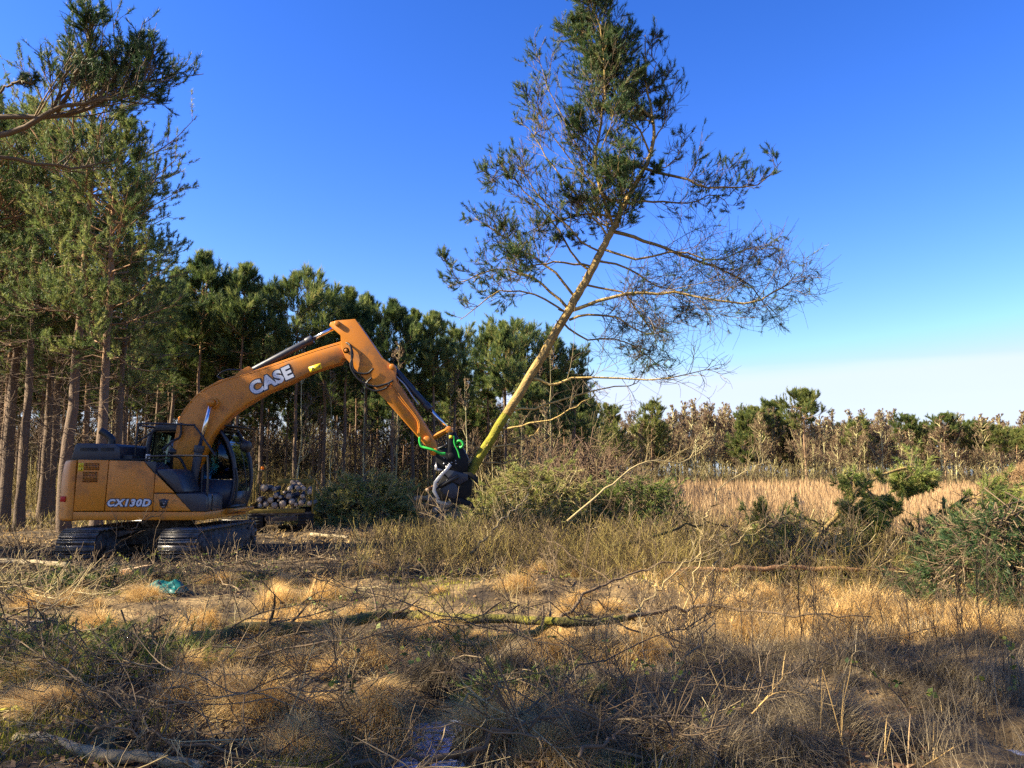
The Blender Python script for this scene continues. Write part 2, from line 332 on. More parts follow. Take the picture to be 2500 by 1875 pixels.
def watermat():
    m = bpy.data.materials.new('bog_water'); m.use_nodes = True; t = m.node_tree; n = t.nodes; l = t.links; p = n['Principled BSDF']
    p.inputs['Roughness'].default_value = .12; p.inputs['IOR'].default_value = 1.33; p.inputs['Specular IOR Level'].default_value = 1.0
    z = n.new('ShaderNodeTexNoise'); z.inputs['Scale'].default_value = 9; z.inputs['Detail'].default_value = 3; b = n.new('ShaderNodeBump'); b.inputs['Strength'].default_value = .12; b.inputs['Distance'].default_value = .02
    # noise mottles pale blue over the dark water colour
    vo = n.new('ShaderNodeTexNoise'); vo.inputs['Scale'].default_value = 14; vo.inputs['Detail'].default_value = 5
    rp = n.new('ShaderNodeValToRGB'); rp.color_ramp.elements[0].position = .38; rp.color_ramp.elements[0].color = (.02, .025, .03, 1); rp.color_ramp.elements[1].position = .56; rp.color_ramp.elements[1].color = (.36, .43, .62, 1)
    tcx = n.new('ShaderNodeTexCoord'); l.new(tcx.outputs['Object'], z.inputs['Vector']); l.new(tcx.outputs['Object'], vo.inputs['Vector']); l.new(vo.outputs[0], rp.inputs[0]); l.new(rp.outputs[0], p.inputs['Base Color']); l.new(z.outputs[0], b.inputs['Height']); l.new(b.outputs[0], p.inputs['Normal'])
    return m
M['water'] = watermat()

# ---------------------------------------------------------------- ground, water
def axis_pts(lo, hi, c, fine, n):
    u = np.linspace(-1, 1, n)
    a = c + np.sinh(u * 4.2) / math.sinh(4.2) * np.where(u < 0, c - lo, hi - c)
    return a
gx = np.unique(np.concatenate([np.arange(-9, 9, .11), np.arange(-9, -40, -.6), np.arange(9, 40, .6), -40 - np.geomspace(1, 860, 26), 40 + np.geomspace(1, 860, 26)]))
gyv = np.unique(np.concatenate([np.arange(3.4, 13, .09), np.arange(13, 34, .22), np.arange(34, 110, 1.2), 110 + np.geomspace(1, 900, 22), np.arange(3.4, -10, -.8), -10 - np.geomspace(1, 300, 10)]))
X, Yg = np.meshgrid(gx, gyv); Z = H(X, Yg); nX, nY = len(gx), len(gyv)
idx = np.arange(nX * nY).reshape(nY, nX)
q = np.stack([idx[:-1, :-1], idx[:-1, 1:], idx[1:, 1:], idx[1:, :-1]], -1).reshape(-1, 4)
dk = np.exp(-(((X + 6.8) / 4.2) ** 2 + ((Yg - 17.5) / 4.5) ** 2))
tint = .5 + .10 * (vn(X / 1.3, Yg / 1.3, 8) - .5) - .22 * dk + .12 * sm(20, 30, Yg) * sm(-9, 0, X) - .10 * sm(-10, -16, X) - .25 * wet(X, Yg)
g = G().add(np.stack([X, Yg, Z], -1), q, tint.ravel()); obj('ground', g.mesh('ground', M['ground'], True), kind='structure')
for ip, (a, b, rx, ry) in enumerate(PUD):
    t = np.linspace(0, 2 * PI, 29)[:-1]; k = 1.9 + .25 * R.random(28)
    g = G().add(np.stack([np.cos(t) * rx * k, np.sin(t) * ry * k, np.zeros(28)], 1), np.arange(28)[None]); obj('puddle', g.mesh('puddle', M['water']), kind='structure', loc=(a, b, WATER_Z + .003 * ip))

# ================================================================ EXCAVATOR (machine axes: x forward, y to its left, z up)
EXC = np.array((-7.27, 17.1, 0))
ex = thing('excavator', 'orange tracked excavator with raised boom gripping a leaning pine', 'excavator', EXC)
def loc2(p): return [(a + 7.27, b) for a, b in p]           # scene x, z -> machine x, z
def part(name, g, mats, parent=None, label=None, bevel=0, smooth=False, loc=(0, 0, 0), rot=(0, 0, 0)):
    return obj(name, g.mesh(name, mats, smooth), ex if parent is None else parent, label, loc=loc, rot=rot, bevel=bevel)
# --- tracks: side frames, rollers, sprockets and single shoes
LT, HT, ZB = 1.80, .31, -.07       # half length, half height, underside
def loop_pt(u):
    """point and tangent on the track loop, y-z plane; u is arc length"""
    s_ = LT - HT; per = 4 * s_ + 2 * PI * HT; u = u % per
    if u < 2 * s_: return (-s_ + u, 2 * HT), 0
    u -= 2 * s_
    if u < PI * HT: a = u / HT; return (s_ + HT * math.sin(a), HT + HT * math.cos(a)), -a
    u -= PI * HT
    if u < 2 * s_: return (s_ - u, 0), PI
    u -= 2 * s_; a = u / HT; return (-s_ - HT * math.sin(a), HT - HT * math.cos(a)), PI - a
PER = 4 * (LT - HT) + 2 * PI * HT
NS = 42
shoe = G()
W2 = .36
shoe.box((0, 0, -.012), (W2, PER / NS * .46, .010))
for yy in (-.055, .0, .055): shoe.box((0, yy, .009), (W2 - .002, .007, .014))
shoe_me = shoe.mesh('track_shoe', M['shoe'])
for sx in (-1, 1):
    cx = -.02 + sx * .965
    g = G()
    prof = []
    for u in np.linspace(0, PER, 60)[:-1]:
        (y, z), a = loop_pt(u); k = .86
        prof.append((y * .985, HT + (z - HT) * k))
    g.prism(prof, -.30, .30, axis='x')
    frame = [(-1.45, .1), (1.45, .1), (1.45, .40), (1.0, .47), (-1.0, .47), (-1.45, .40)]
    for s2 in (-1, 1): g.prism(frame, s2 * .31 - .05, s2 * .31 + .05, axis='x')
    for s2 in (-1, 1):
        for yy in np.linspace(-1.15, 1.15, 7): g.rod((s2 * .30, yy, .09), (s2 * .375, yy, .09), .085, 14)
        for yy in (-1.47, 1.47):
            g.rod((s2 * .28, yy, HT), (s2 * .35, yy, HT), .235, 20); g.rod((s2 * .33, yy, HT), (s2 * .385, yy, HT), .10, 14)
    tr = part('track', g, M['mud'], loc=(cx, 0, ZB))
    for i in range(NS):
        (y, z), a = loop_pt(i * PER / NS + .03)
        o = obj('track_shoe', shoe_me, tr, loc=(0, y, z), rot=(a, 0, 0))
g = G(); g.box((0, 0, .36), (.75, .55, .17)); g.prism([(-.95, .25), (.95, .25), (.55, .55), (-.55, .55)], -.4, .4); g.rod((0, 0, .5), (0, 0, .74), .52, 28)
for s in (-1, 1): g.prism([(-.75 * s, .30), (-.75 * s, .5), (-.2 * s, .5)], -1.0, 1.0)
part('carbody', g, M['mud'], bevel=.02)
# --- upper frame, counterweight, panels
NY = -1.25
g = G()
g.prism([(-1.36, .72), (1.23, .72), (1.23, .885), (-1.36, .885)], NY, 1.2)
g.prism([(1.2, .76), (1.42, .83), (1.42, .90), (1.2, .90)], -.1, 1.2)
part('upper_frame', g, M['orange'], bevel=.015)
def cw_plan(k, off=0):
    pts = [(-1.36, NY), (-1.46, NY + .002)]
    for a in np.linspace(0, 1, 14): 
        th = -PI / 2 - a * PI; pts.append((-1.52 - .50 * abs(math.cos(th + PI / 2 - 0)) ** 0 * math.sin(a * PI) ** .55, 1.22 * math.sin(th) if False else NY + .03 + a * 2.36))
    pts += [(-1.46, 1.20), (-1.36, 1.20)]
    return pts
g = G(); lv = [(.70, .94), (.76, 1.0), (1.25, 1.0), (1.62, .95), (1.82, .84), (1.90, .72)]
base = np.array(cw_plan(1)); n = len(base); rows = []
for z, k in lv:
    p = base.copy(); p[:, 0] = np.where(p[:, 0] < -1.37, -1.36 + (p[:, 0] + 1.36) * (.35 + .65 * k) - (1 - k) * 0, p[:, 0]); p[:, 1] = p[:, 1] * (.975 + .025 * k)
    rows.append(np.column_stack([p, np.full(n, z)]))
V = np.concatenate(rows); F = []
for r_ in range(len(lv) - 1):
    for i in range(n): j = (i + 1) % n; F.append((r_ * n + j, r_ * n + i, (r_ + 1) * n + i, (r_ + 1) * n + j))
g.add(V, F); g.f.append(np.arange(n)[None].astype(np.int32)); g.m.append(np.zeros(1, np.int32)); g.f.append((np.arange(n)[::-1] + (len(lv) - 1) * n)[None].astype(np.int32)); g.m.append(np.zeros(1, np.int32))
cwo = part('counterweight', g, M['orange'], bevel=.03, smooth=False)
g = G(); g.box((-1.595, NY + .06, 1.13), (.05, .035, .055)); part('tail_lamp', g, M['red'], bevel=.01)
# inner body behind the doors
g = G(); g.prism([(-1.35, .885), (.60, .885), (.56, 1.22), (.2, 1.70), (-.02, 1.86), (-1.35, 1.86)], NY + .045, -.30); g.prism([(-1.35, .885), (-.55, .885), (-.55, 1.86), (-1.35, 1.86)], -.30, 1.2)
part('machinery_housing', g, M['navy'], bevel=.02)
def panel(name, poly, m, th=.035, y=NY, label=None, bevel=.012):
    g = G(); g.prism(poly, y - .004, y + th); return part(name, g, m, label=label, bevel=bevel)
p1 = panel('side_door', [(-1.350, .900), (-.750, .900), (-.716, 1.895), (-1.318, 1.905)], M['orange'], label='orange rear side door with two mesh vents')
p2 = panel('side_door', [(-.735, .900), (.197, .900), (.212, 1.62), (-.02, 1.872), (-.702, 1.892)], M['orange'])
p3 = panel('side_door', [(.213, 1.256), (.615, 1.256), (.226, 1.632)], M['orange'])
p4 = panel('side_door', [(.212, .900), (.955, .900), (.627, 1.236), (.212, 1.236)], M['orange'], label='orange lower door with a dark badge')
panel('dark_trim', [(-.005, 1.868), (.218, 1.866), (.222, 1.642)], M['navy'], bevel=.006)
# dark fuel tank and step box
g = G(); g.prism([(.232, 1.648), (.236, 1.72), (.56, 1.72), (.68, 1.60), (.78, 1.36), (.82, 1.25), (.640, 1.25)], NY + .01, -.42)
part('fuel_tank', g, M['navy'], bevel=.04)
g = G(); g.prism([(.97, .892), (1.25, .892), (1.25, 1.16), (1.20, 1.235), (.64, 1.235)], NY, -.36); g.box((.93, -.80, 1.243), (.26, .40, .006))
part('step_box', g, M['navy'], bevel=.025)
# vents in the rear door: a grid of bars
for (x0, x1, z0, z1, sh) in ((-1.185, -.895, 1.70, 1.835, .02), (-1.205, -.915, 1.46, 1.665, .02)):
    g = G(); g.box(((x0 + x1) / 2, NY - .0045, (z0 + z1) / 2), ((x1 - x0) / 2, .002, (z1 - z0) / 2)); v = part('vent', g, M['hose'], p1)
    nx_, nz_ = 10, int((z1 - z0) / .029)
    g = G()
    for i in range(nx_ + 1): g.box((x0 + (x1 - x0) * i / nx_, NY - .009, (z0 + z1) / 2), (.004, .002, (z1 - z0) / 2))
    for i in range(nz_ + 1): g.box(((x0 + x1) / 2, NY - .0125, z0 + (z1 - z0) * i / nz_), ((x1 - x0) / 2, .0015, .004))
    part('vent_grille', g, M['orange'], p1)
# warning label: pale yellow plate, dark triangle
for (zc, tri) in ((1.80, True), (1.715, False)):
    g = G(); g.box((-1.255, NY - .006, zc), (.052, .002, .040)); part('warning_label', g, M['yellow'], p1)
    g = G()
    if tri:
        for a, b in (((-.03, -.022), (0, .026)), ((0, .026), (.03, -.022)), ((.03, -.022), (-.03, -.022))): g.rod((-1.255 + a[0], NY - .010, zc + a[1]), (-1.255 + b[0], NY - .010, zc + b[1]), .003, 4)
    else:
        g.box((-1.258, NY - .010, zc - .018), (.028, .0015, .005)); g.box((-1.236, NY - .010, zc), (.007, .0015, .018))
    part('warning_symbol', g, M['hose'], p1)
# animal-head badge as a dark rounded shape with two pointed upper corners
bp = [(-.105, .085), (-.05, .075), (-.03, .095), (.03, .095), (.05, .075), (.105, .085), (.085, .045), (.075, -.02), (.05, -.075), (0, -.10), (-.05, -.075), (-.075, -.02), (-.085, .045)]
g = G(); g.prism([(a + .415, b + 1.045) for a, b in bp], NY - .009, NY - .004); part('badge', g, M['navy'], p4)
g = G(); g.prism([(.40, 1.03), (.425, 1.055), (.44, 1.04), (.42, 1.02)], NY - .012, NY - .0095); g.prism([(.44, 1.085), (.465, 1.10), (.46, 1.075)], NY - .012, NY - .0095); g.prism([(.385, .985), (.445, .99), (.44, .975), (.39, .97)], NY - .012, NY - .0095); part('badge_mark', g, M['silver'], p4)
def text(name, body, size, place, slope, parent, m, off=0, shear=0, depth=.004, sx=1, space=1):
    c = bpy.data.curves.new(name, 'FONT'); c.body = body; c.size = size; c.offset = off; c.shear = shear; c.extrude = depth; c.align_x = 'CENTER'; c.align_y = 'CENTER'; c.resolution_u = 6; c.space_character = space
    t = bpy.data.objects.new(name, c); col.objects.link(t)
    bpy.context.view_layer.update(); me = bpy.data.meshes.new_from_object(t.evaluated_get(bpy.context.evaluated_depsgraph_get())); bpy.data.objects.remove(t)
    me.name = name; me.materials.clear(); me.materials.append(m)
    o = obj(name, me, parent, loc=place, rot=(PI / 2, -slope, 0)); o.scale = (sx, 1, 1)
    return o
text('model_lettering_edge', 'CX130D', .185, (-.277, NY - .006, 1.052), rad(0), p2, M['navy'], .024, .22, .003, 1.14, 1.16)
text('model_lettering', 'CX130D', .180, (-.277, NY - .012, 1.052), rad(0), p2, M['white'], .009, .22, .003, 1.14, 1.18)
# --- engine hood, exhaust, rails
g = G(); g.prism([(-1.58, 1.90), (-1.52, 2.20), (-1.47, 2.235), (-.70, 2.225), (-.62, 2.18), (-.60, 1.90)], -1.05, .35)
hood = part('engine_hood', g, M['navy'], bevel=.03)
for x0, x1 in ((-1.40, -1.05), (-.98, -.72)):
    g = G()
    for z in (2.09, 2.115, 2.14): g.box(((x0 + x1) / 2, -1.056, z), ((x1 - x0) / 2, .004, .008))
    part('louvre', g, M['hose'], hood)
g = G(); g.pipe([(-1.28, -.05, 2.2), (-1.28, -.05, 2.36), (-1.40, -.05, 2.47), (-1.52, -.05, 2.54)], .075, 14); part('exhaust_pipe', g, M['black'])
for nm, bx_ in (('battery_box', ((-.50, -.75, 1.93), (.10, .20, .07))), ('tool_locker', ((-.30, -.8, 1.895), (.09, .22, .03)))):
    g = G(); g.box(*bx_); part(nm, g, M['black'], bevel=.01)
g = G(); g.rod((-.10, -.9, 1.88), (-.10, -.9, 2.02), .05, 12); part('filler_cap', g, M['silver'], bevel=.008)
g = G(); g.tubes(np.array([[(.30, -.7, 1.6), (.30, -.7, 2.03), (.30, -.7, 2.04), (.30, -.7, 2.11), (.30, -.7, 2.13)]]), np.array([[.03, .03, .085, .085, .05]]), 12, cap=True); part('air_intake', g, M['black'])
g = G(); g.box((-1.98 + 1.4, -1.05, 1.915), (1.0, .012, .012)); part('deck_edge', g, M['black'])
rail = G()
rail.pipe([(.0, -1.15, 1.97), (.5, -1.15, 1.985), (1.12, -1.15, 1.975), (1.21, -1.15, 1.90), (1.23, -1.15, 1.2), (1.22, -1.15, .90)], .020, 8)
rail.pipe([(1.30, -1.08, .90), (1.31, -1.08, 1.22)], .016, 8)
rail.rod((.0, -1.15, 1.86), (.0, -1.15, 1.975), .018, 8)
part('handrail', rail, M['black'])
g = G(); g.pipe([(-.52, -.60, 1.92), (-.47, -.60, 2.55), (-.40, -.60, 2.66), (.60, -.60, 2.63), (.72, -.60, 2.58), (1.16, -.75, 2.06), (1.19, -.75, 1.98)], .021, 8)
g.pipe([(-.52, .2, 1.95), (-.47, .2, 2.55), (-.40, .2, 2.66), (.3, .2, 2.66)], .021, 8); g.pipe([(-.44, -.60, 2.62), (-.44, .2, 2.62)], .018, 8); g.pipe([(-.5, -.6, 2.25), (-.2, -.5, 2.5)], .018, 8)
part('guard_rail', g, M['black'])
# --- cab
cab = G()
CY0, CY1 = .10, 1.18
def fx(z): return np.interp(z, [.88, 1.2, 1.6, 2.0, 2.35, 2.62], [1.20, 1.30, 1.335, 1.27, 1.12, .93])
zz = np.linspace(.90, 2.58, 9)
for y in (CY0, CY1):
    cab.pipe([(fx(z), y, z) for z in zz], .045, 8, k=24)
    cab.pipe([(-.56, y, .95), (-.60, y, 1.8), (-.52, y, 2.45), (-.42, y, 2.58)], .05, 8, k=20)
    cab.pipe([(.62, y, .95), (.62, y, 2.56)], .04, 8, k=6)
    cab.prism([(-.56, .90), (fx(.9), .90), (fx(1.15), 1.15), (fx(1.52) - .02, 1.50), (.62, 1.50), (.5, 1.42), (-.56, 1.42)], y - .025, y + .025)
cab.prism([(-.58, .90), (-.52, .90), (-.54, 1.75), (-.60, 1.75)], CY0, CY1)
cab.prism([(fx(.9) - .03, .90), (fx(.9) + .02, .90), (fx(1.25) + .02, 1.25), (fx(1.25) - .03, 1.25)], CY0, CY1)
cab.box((.35, .64, .93), (.9, .54, .03))
cabo = part('cab', cab, M['navy'])
g = G(); g.prism([(-.50, 2.54), (-.44, 2.66), (-.2, 2.70), (.70, 2.685), (1.0, 2.62), (1.0, 2.55)], CY0 - .05, CY1 + .05); part('roof', g, M['black'], cabo, bevel=.03)
g = G(); g.prism([(.55, 2.70), (1.40, 2.62), (1.42, 2.645), (.58, 2.735)], CY0 - .08, CY1 + .08); g.rod((1.2, CY0, 2.48), (1.28, CY0, 2.64), .014); g.rod((1.05, CY0, 2.5), (1.12, CY0, 2.64), .014); part('sun_visor', g, M['black'], cabo)
for nm, poly, y in (('side_window', [(.66, 1.52)] + [(fx(z) - .045, z) for z in np.linspace(1.52, 2.5, 7)] + [(.66, 2.52)], CY0), ('side_window', [(-.55, 1.45), (.58, 1.45), (.58, 2.52), (-.47, 2.52)], CY0), ('door_window', [(.66, 1.52)] + [(fx(z) - .045, z) for z in np.linspace(1.52, 2.5, 7)] + [(.66, 2.52)], CY1), ('door_window', [(-.55, 1.45), (.58, 1.45), (.58, 2.52), (-.47, 2.52)], CY1)):
    g = G(); g.prism(poly, y - .003, y + .003); part(nm, g, M['glass'], cabo)
g = G(); zs = np.linspace(1.22, 2.55, 10)
V = [(fx(z) + .0, y, z) for z in zs for y in (CY0 + .03, CY1 - .03)]; g.add(V, [(2 * i, 2 * i + 1, 2 * i + 3, 2 * i + 2) for i in range(9)]); part('windscreen', g, M['glass'], cabo, smooth=True)
g = G(); g.prism([(-.25, 1.05), (.25, 1.05), (.28, 1.18), (-.05, 1.22), (-.15, 1.95), (-.30, 1.95)], .42, .92); g.box((-.2, .67, 2.03), (.05, .13, .10)); part('driver_seat', g, M['seat'], cabo, bevel=.03)
g = G(); g.box((1.36, .2, 1.1), (.012, .012, .001)); 
g = G(); g.pipe([(1.36, .05, 1.75), (1.40, .05, 1.5), (1.385, .05, 1.15), (1.32, .05, 1.0), (1.24, .05, .97)], .022, 8); part('grab_handle', g, M['black'], cabo)
g = G(); s_ = .075; g.prism([(1.0 - s_, 1.105), (1.0, 1.105 + s_), (1.0 + s_, 1.105), (1.0, 1.105 - s_)], CY0 - .031, CY0 - .028); part('hazard_diamond', g, M['cyan'], cabo, label='cyan diamond label')
for x, mt, nm in ((-.03, 'amber', 'amber beacon'), (.24, 'greenlens', 'green beacon')):
    g = G(); g.rod((x, .45, 2.69), (x, .45, 2.76), .07, 16); b = part('beacon', g, M['black'], label=nm)
    g = G(); g.tubes(np.array([[(x, .45, 2.76), (x, .45, 2.865), (x, .45, 2.885), (x, .45, 2.89)]]), np.array([[.062, .058, .045, .01]]), 16, cap=True); part('lens', g, M[mt], b, smooth=True)
# work lamp on its arm in front of the cab
g = G(); g.pipe([(1.12, .3, 2.52), (1.30, .2, 2.30), (1.52, .1, 2.28)], .014, 6); g.pipe([(1.40, .1, 2.35), (1.56, .1, 1.6), (1.60, .1, .95)], .010, 6)
part('mirror_arm', g, M['black'])
g = G(); g.tubes(np.array([[(1.47, .02, 2.24), (1.53, .0, 2.22), (1.62, -.03, 2.20), (1.66, -.04, 2.19)]]), np.array([[.05, .12, .13, .11]]), 16, cap=True); part('work_lamp', g, M['black'], smooth=True)
# --- boom
top = [(-7.20, 1.55), (-7.177, 1.776), (-7.147, 2.154), (-7.075, 2.63), (-7.005, 2.853), (-6.90, 3.05), (-6.798, 3.204), (-6.64, 3.345), (-6.458, 3.461), (-6.176, 3.59), (-5.511, 3.783), (-4.782, 4.042), (-4.178, 4.253), (-3.66, 4.41)]
bot = [(-3.69, 3.994), (-4.326, 3.79), (-4.735, 3.58), (-5.271, 3.34), (-5.708, 3.076), (-5.90, 2.94), (-6.049, 2.81), (-6.263, 2.58), (-6.382, 2.40), (-6.467, 2.186), (-6.639, 1.776), (-6.83, 1.368), (-6.92, 1.22), (-7.05, 1.20)]
endc = [(-3.552 + .165 * math.cos(a), 4.243 + .165 * math.sin(a)) for a in np.linspace(1.9, -2.1, 12)]
g = G(); g.prism(loc2(top + endc + bot), -.17, .17)
boom = part('boom', g, M['orange'], bevel=.012)
g = G()
for s in (-1, 1):
    tt = np.array(loc2(top)); g.tubes(curve(np.column_stack([tt[:, 0], np.full(len(tt), s * .155), tt[:, 1] + .012]), 50)[None], .016, 6)
part('boom_flange', g, M['orange'], boom)
for x, z, r_ in ((-3.552, 4.253, .075), (-6.364, 3.124, .12)):
    g = G(); g.rod((x + 7.27, -.215, z), (x + 7.27, .215, z), r_, 20); g.rod((x + 7.27, -.235, z), (x + 7.27, .235, z), r_ * .5, 14); part('pivot_boss', g, M['orange'], boom, bevel=.01)
# hydraulic pipes on the boom's back
for s, dz in ((-.10, .05), (-.03, .055), (.06, .05), (.12, .05)):
    tt = np.array(loc2(top[2:])); g = G(); off = np.where(tt[:, 0] < .45, -.05, 0); g.tubes(curve(np.column_stack([tt[:, 0] + off, np.full(len(tt), s), tt[:, 1] + dz * np.where(tt[:, 0] < .45, .3, 1)]), 46)[None], .018, 6); part('hydraulic_pipe', g, M['orange'], boom)
# arm cylinder bracket
g = G()
for s in (-1, 1): g.prism(loc2([(-6.10, 3.60), (-5.82, 3.85), (-5.66, 3.93), (-5.58, 3.88), (-5.50, 3.77)]), s * .10 - .015, s * .10 + .015)
part('cylinder_bracket', g, M['orange'], boom, bevel=.006)
lf = 15.95 * 0
th = math.atan2(4.02 - 3.655, -4.74 + 5.84)
def onboom(px, py): a = at(px, py, 16.93); return (a[0] + 7.27, a[2])
cxx, czz = onboom(662, 930)
sl = math.atan2(onboom(712, 905)[1] - onboom(612, 951)[1], onboom(712, 905)[0] - onboom(612, 951)[0])
text('maker_lettering_edge', 'CASE', .375, (cxx, -.174, czz), sl, boom, M['navy'], .040, 0, .003, 1.04, 1.06)
text('maker_lettering', 'CASE', .365, (cxx, -.181, czz), sl, boom, M['white'], .018, 0, .003, 1.06, 1.08)
cxx, czz = onboom(770, 898); sl2 = rad(20)
rm = np.array(Matrix.Rotation(-sl2, 3, 'Y'))
g = G(); g.box((cxx, -.172, czz), (.135, .002, .062), rot=rm); part('warning_label', g, M['yellow'], boom)
g = G(); 
for a, b in (((-.09, -.035), (-.055, .035)), ((-.055, .035), (-.02, -.035)), ((-.02, -.035), (-.09, -.035)), ((.03, -.01), (.10, .01)), ((.085, -.03), (.095, .04))):
    a2, b2 = rm @ np.array((a[0], 0, a[1])), rm @ np.array((b[0], 0, b[1])); g.rod((cxx + a2[0], -.177, czz + a2[2]), (cxx + b2[0], -.177, czz + b2[2]), .006, 5)
part('warning_symbol', g, M['hose'], boom)
# --- arm (stick)
armp = [(-3.93, 4.80), (-3.90, 4.87), (-3.777, 4.906), (-3.374, 4.939), (-3.059, 4.497), (-2.794, 4.107), (-2.60, 3.97), (-2.47, 3.86), (-2.481, 3.622), (-1.943, 2.821), (-1.619, 2.312), (-1.56, 2.16), (-1.60, 2.03), (-1.70, 2.02), (-1.776, 2.16), (-2.713, 3.204), (-3.40, 3.90), (-3.565, 4.10), (-3.66, 4.30), (-3.68, 4.58)]
# fork cheeks straddle the boom head
g = G()
g.prism(loc2(armp), -.215, -.18); g.prism(loc2(armp), .18, .215)
g.prism(loc2([(-3.374, 4.925), (-3.059, 4.49), (-2.794, 4.10), (-2.60, 3.96), (-2.50, 3.62), (-1.955, 2.821), (-1.64, 2.312), (-1.62, 2.16), (-1.766, 2.18), (-2.70, 3.204), (-3.385, 3.90), (-3.30, 4.2), (-3.36, 4.5)]), -.18, .18)
arm = part('arm', g, M['orange'], bevel=.008)
for x, z, r_ in ((-3.76, 4.84, .06), (-2.56, 3.90, .06), (-1.794, 2.344, .075), (-1.62, 2.10, .06)):
    g = G(); g.rod((x + 7.27, -.25, z), (x + 7.27, .25, z), r_, 18); part('pivot_pin', g, M['orange'], arm, bevel=.008)
for dy, off in ((-.225, .05), (-.225, .10)):
    pp = [(-2.52 - off, 3.55), (-2.30 - off, 3.24), (-1.98 - off * .6, 2.80), (-1.93 - off * .5, 2.62), (-1.935 - off * .5, 2.47)]
    g = G(); g.pipe([(a + 7.27, dy, b) for a, b in pp], .015, 6); part('hydraulic_pipe', g, M['orange'], arm)
# --- cylinders
def cylinder(a, gl, b, r, rr, y, nm):
    A, Gp, B = [(p[0] + 7.27, y, p[1]) for p in (a, gl, b)]
    A, Gp, B = map(np.array, (A, Gp, B)); d = (Gp - A) / np.linalg.norm(Gp - A)
    g = G(); g.rod(A, Gp, r, 20); g.rod(Gp - d * .10, Gp + d * .05, r * 1.22, 20); g.rod(A + np.array((0, -.09, 0)), A + np.array((0, .09, 0)), r * 1.15, 16)
    c = part(nm, g, M['navy'], smooth=False, bevel=.006)
    g = G(); g.rod(Gp, B, rr, 16); part('rod', g, M['chrome'], c)
    g = G(); g.rod(B + np.array((0, -.07, 0)), B + np.array((0, .07, 0)), rr * 1.9, 16); part('rod_eye', g, M['orange'], c)
cylinder((-5.69, 3.80), (-4.379, 4.514), (-3.76, 4.84), .078, .045, 0, 'arm_cylinder')
cylinder((-2.56, 3.90), (-1.80, 3.044), (-1.351, 2.566), .065, .036, 0, 'bucket_cylinder')
for y in (-.30, .30): cylinder((-6.70, 1.15), (-6.575, 2.17), (-6.364, 3.124), .085, .042, y, 'boom_cylinder')
g = G()
for y in (-.30, .30): g.prism(loc2([(-6.85, .9), (-6.55, .9), (-6.60, 1.22), (-6.70, 1.28), (-6.80, 1.22)]), y - .10, y + .10)
for y in (-.22, .22): g.prism(loc2([(-7.30, .88), (-6.62, .88), (-6.86, 1.40), (-7.0, 1.62), (-7.15, 1.62)]), y - .02, y + .02)
part('boom_foot_bracket', g, M['navy'], bevel=.01)
# links to the head
g = G()
for y in (-.16, .16): g.tubes(np.array([[(-1.80 + 7.27, y, 2.34), (-1.36 + 7.27, y, 2.565)]]), np.array([[.05, .045]]), 6, cap=True)
g.rod((-1.345 + 7.27, -.2, 2.56), (-1.345 + 7.27, .2, 2.56), .075, 16); part('tipping_link', g, M['orange'], bevel=.006)
g = G()
for y in (-.12, .12): g.rod((-1.34 + 7.27, y, 2.56), (-1.36 + 7.27, y, 2.12), .035, 12)
g.prism(loc2([(-1.30, 2.50), (-1.22, 2.52), (-1.10, 2.30), (-1.16, 2.22), (-1.28, 2.3)]), -.06, .06); part('head_link', g, M['black'])
# --- felling grapple head
hd = G()
hd.prism(loc2([(-1.61, 2.18), (-1.05, 2.19), (-.96, 2.02), (-.92, 1.93), (-.93, 1.70), (-1.15, 1.62), (-1.60, 1.70)]), -.24, .24)
hd.rod((-1.28 + 7.27, -.3, 2.0), (-1.28 + 7.27, .3, 2.0), .07, 16)
hd.prism(loc2([(-1.35, 2.5), (-1.25, 2.5), (-1.25, 1.9), (-1.35, 1.9)]), -.27, -.24)
head = part('felling_head', hd, M['head'], bevel=.008)
g = G(); g.prism(loc2([(-1.40, 1.71), (-.96, 1.70), (-.84, 1.46), (-.86, 1.18), (-1.06, 1.06), (-1.28, 1.12), (-1.45, 1.07), (-1.62, 1.12), (-1.66, 1.24), (-1.55, 1.42)]), -.20, .24); part('shear_housing', g, M['head'], head, bevel=.008)
g = G(); g.prism(loc2([(-1.44, 1.73), (-1.26, 1.70), (-.93, 1.62), (-.92, 1.50), (-1.10, 1.40), (-1.30, 1.50), (-1.40, 1.62)]), -.30, -.26); g.prism(loc2([(-1.36, 1.52), (-1.16, 1.40), (-1.10, 1.22), (-1.20, 1.10), (-1.38, 1.16), (-1.52, 1.30)]), -.27, -.23); part('side_plate', g, M['navy'], head, bevel=.006)
g = G(); g.rod((-1.52 + 7.27, -.30, 1.36), (-1.12 + 7.27, -.30, 1.58), .045, 12); g.rod((-1.52 + 7.27, -.30, 1.36), (-1.62 + 7.27, -.30, 1.30), .024, 10); part('clamp_cylinder', g, M['hose'], head)
for y, k in ((-.34, 1), (.30, .95)):
    g = G(); g.prism([(a_ + 7.27, b_) for a_, b_ in ((-1.31, 1.86), (-1.26, 1.80), (-1.33, 1.70), (-1.46, 1.57), (-1.56, 1.44), (-1.59, 1.28), (-1.50, 1.10), (-1.56, 1.10), (-1.66, 1.26), (-1.63, 1.46), (-1.50, 1.62), (-1.38, 1.74))], y - .018, y + .018); part('gripper_arm', g, M['silver'] if y < 0 else M['head'], head, bevel=.004)
for y in (-.22, .02, .26):
    g = G(); g.prism([(a_ + 7.27, b_) for a_, b_ in ((-1.30, 1.16), (-1.05, 1.12), (-.86, 1.02), (-.80, .88), (-.92, .96), (-1.08, 1.00), (-1.28, 1.02))], y - .02, y + .02); part('lower_tine', g, M['head'], head, bevel=.004)
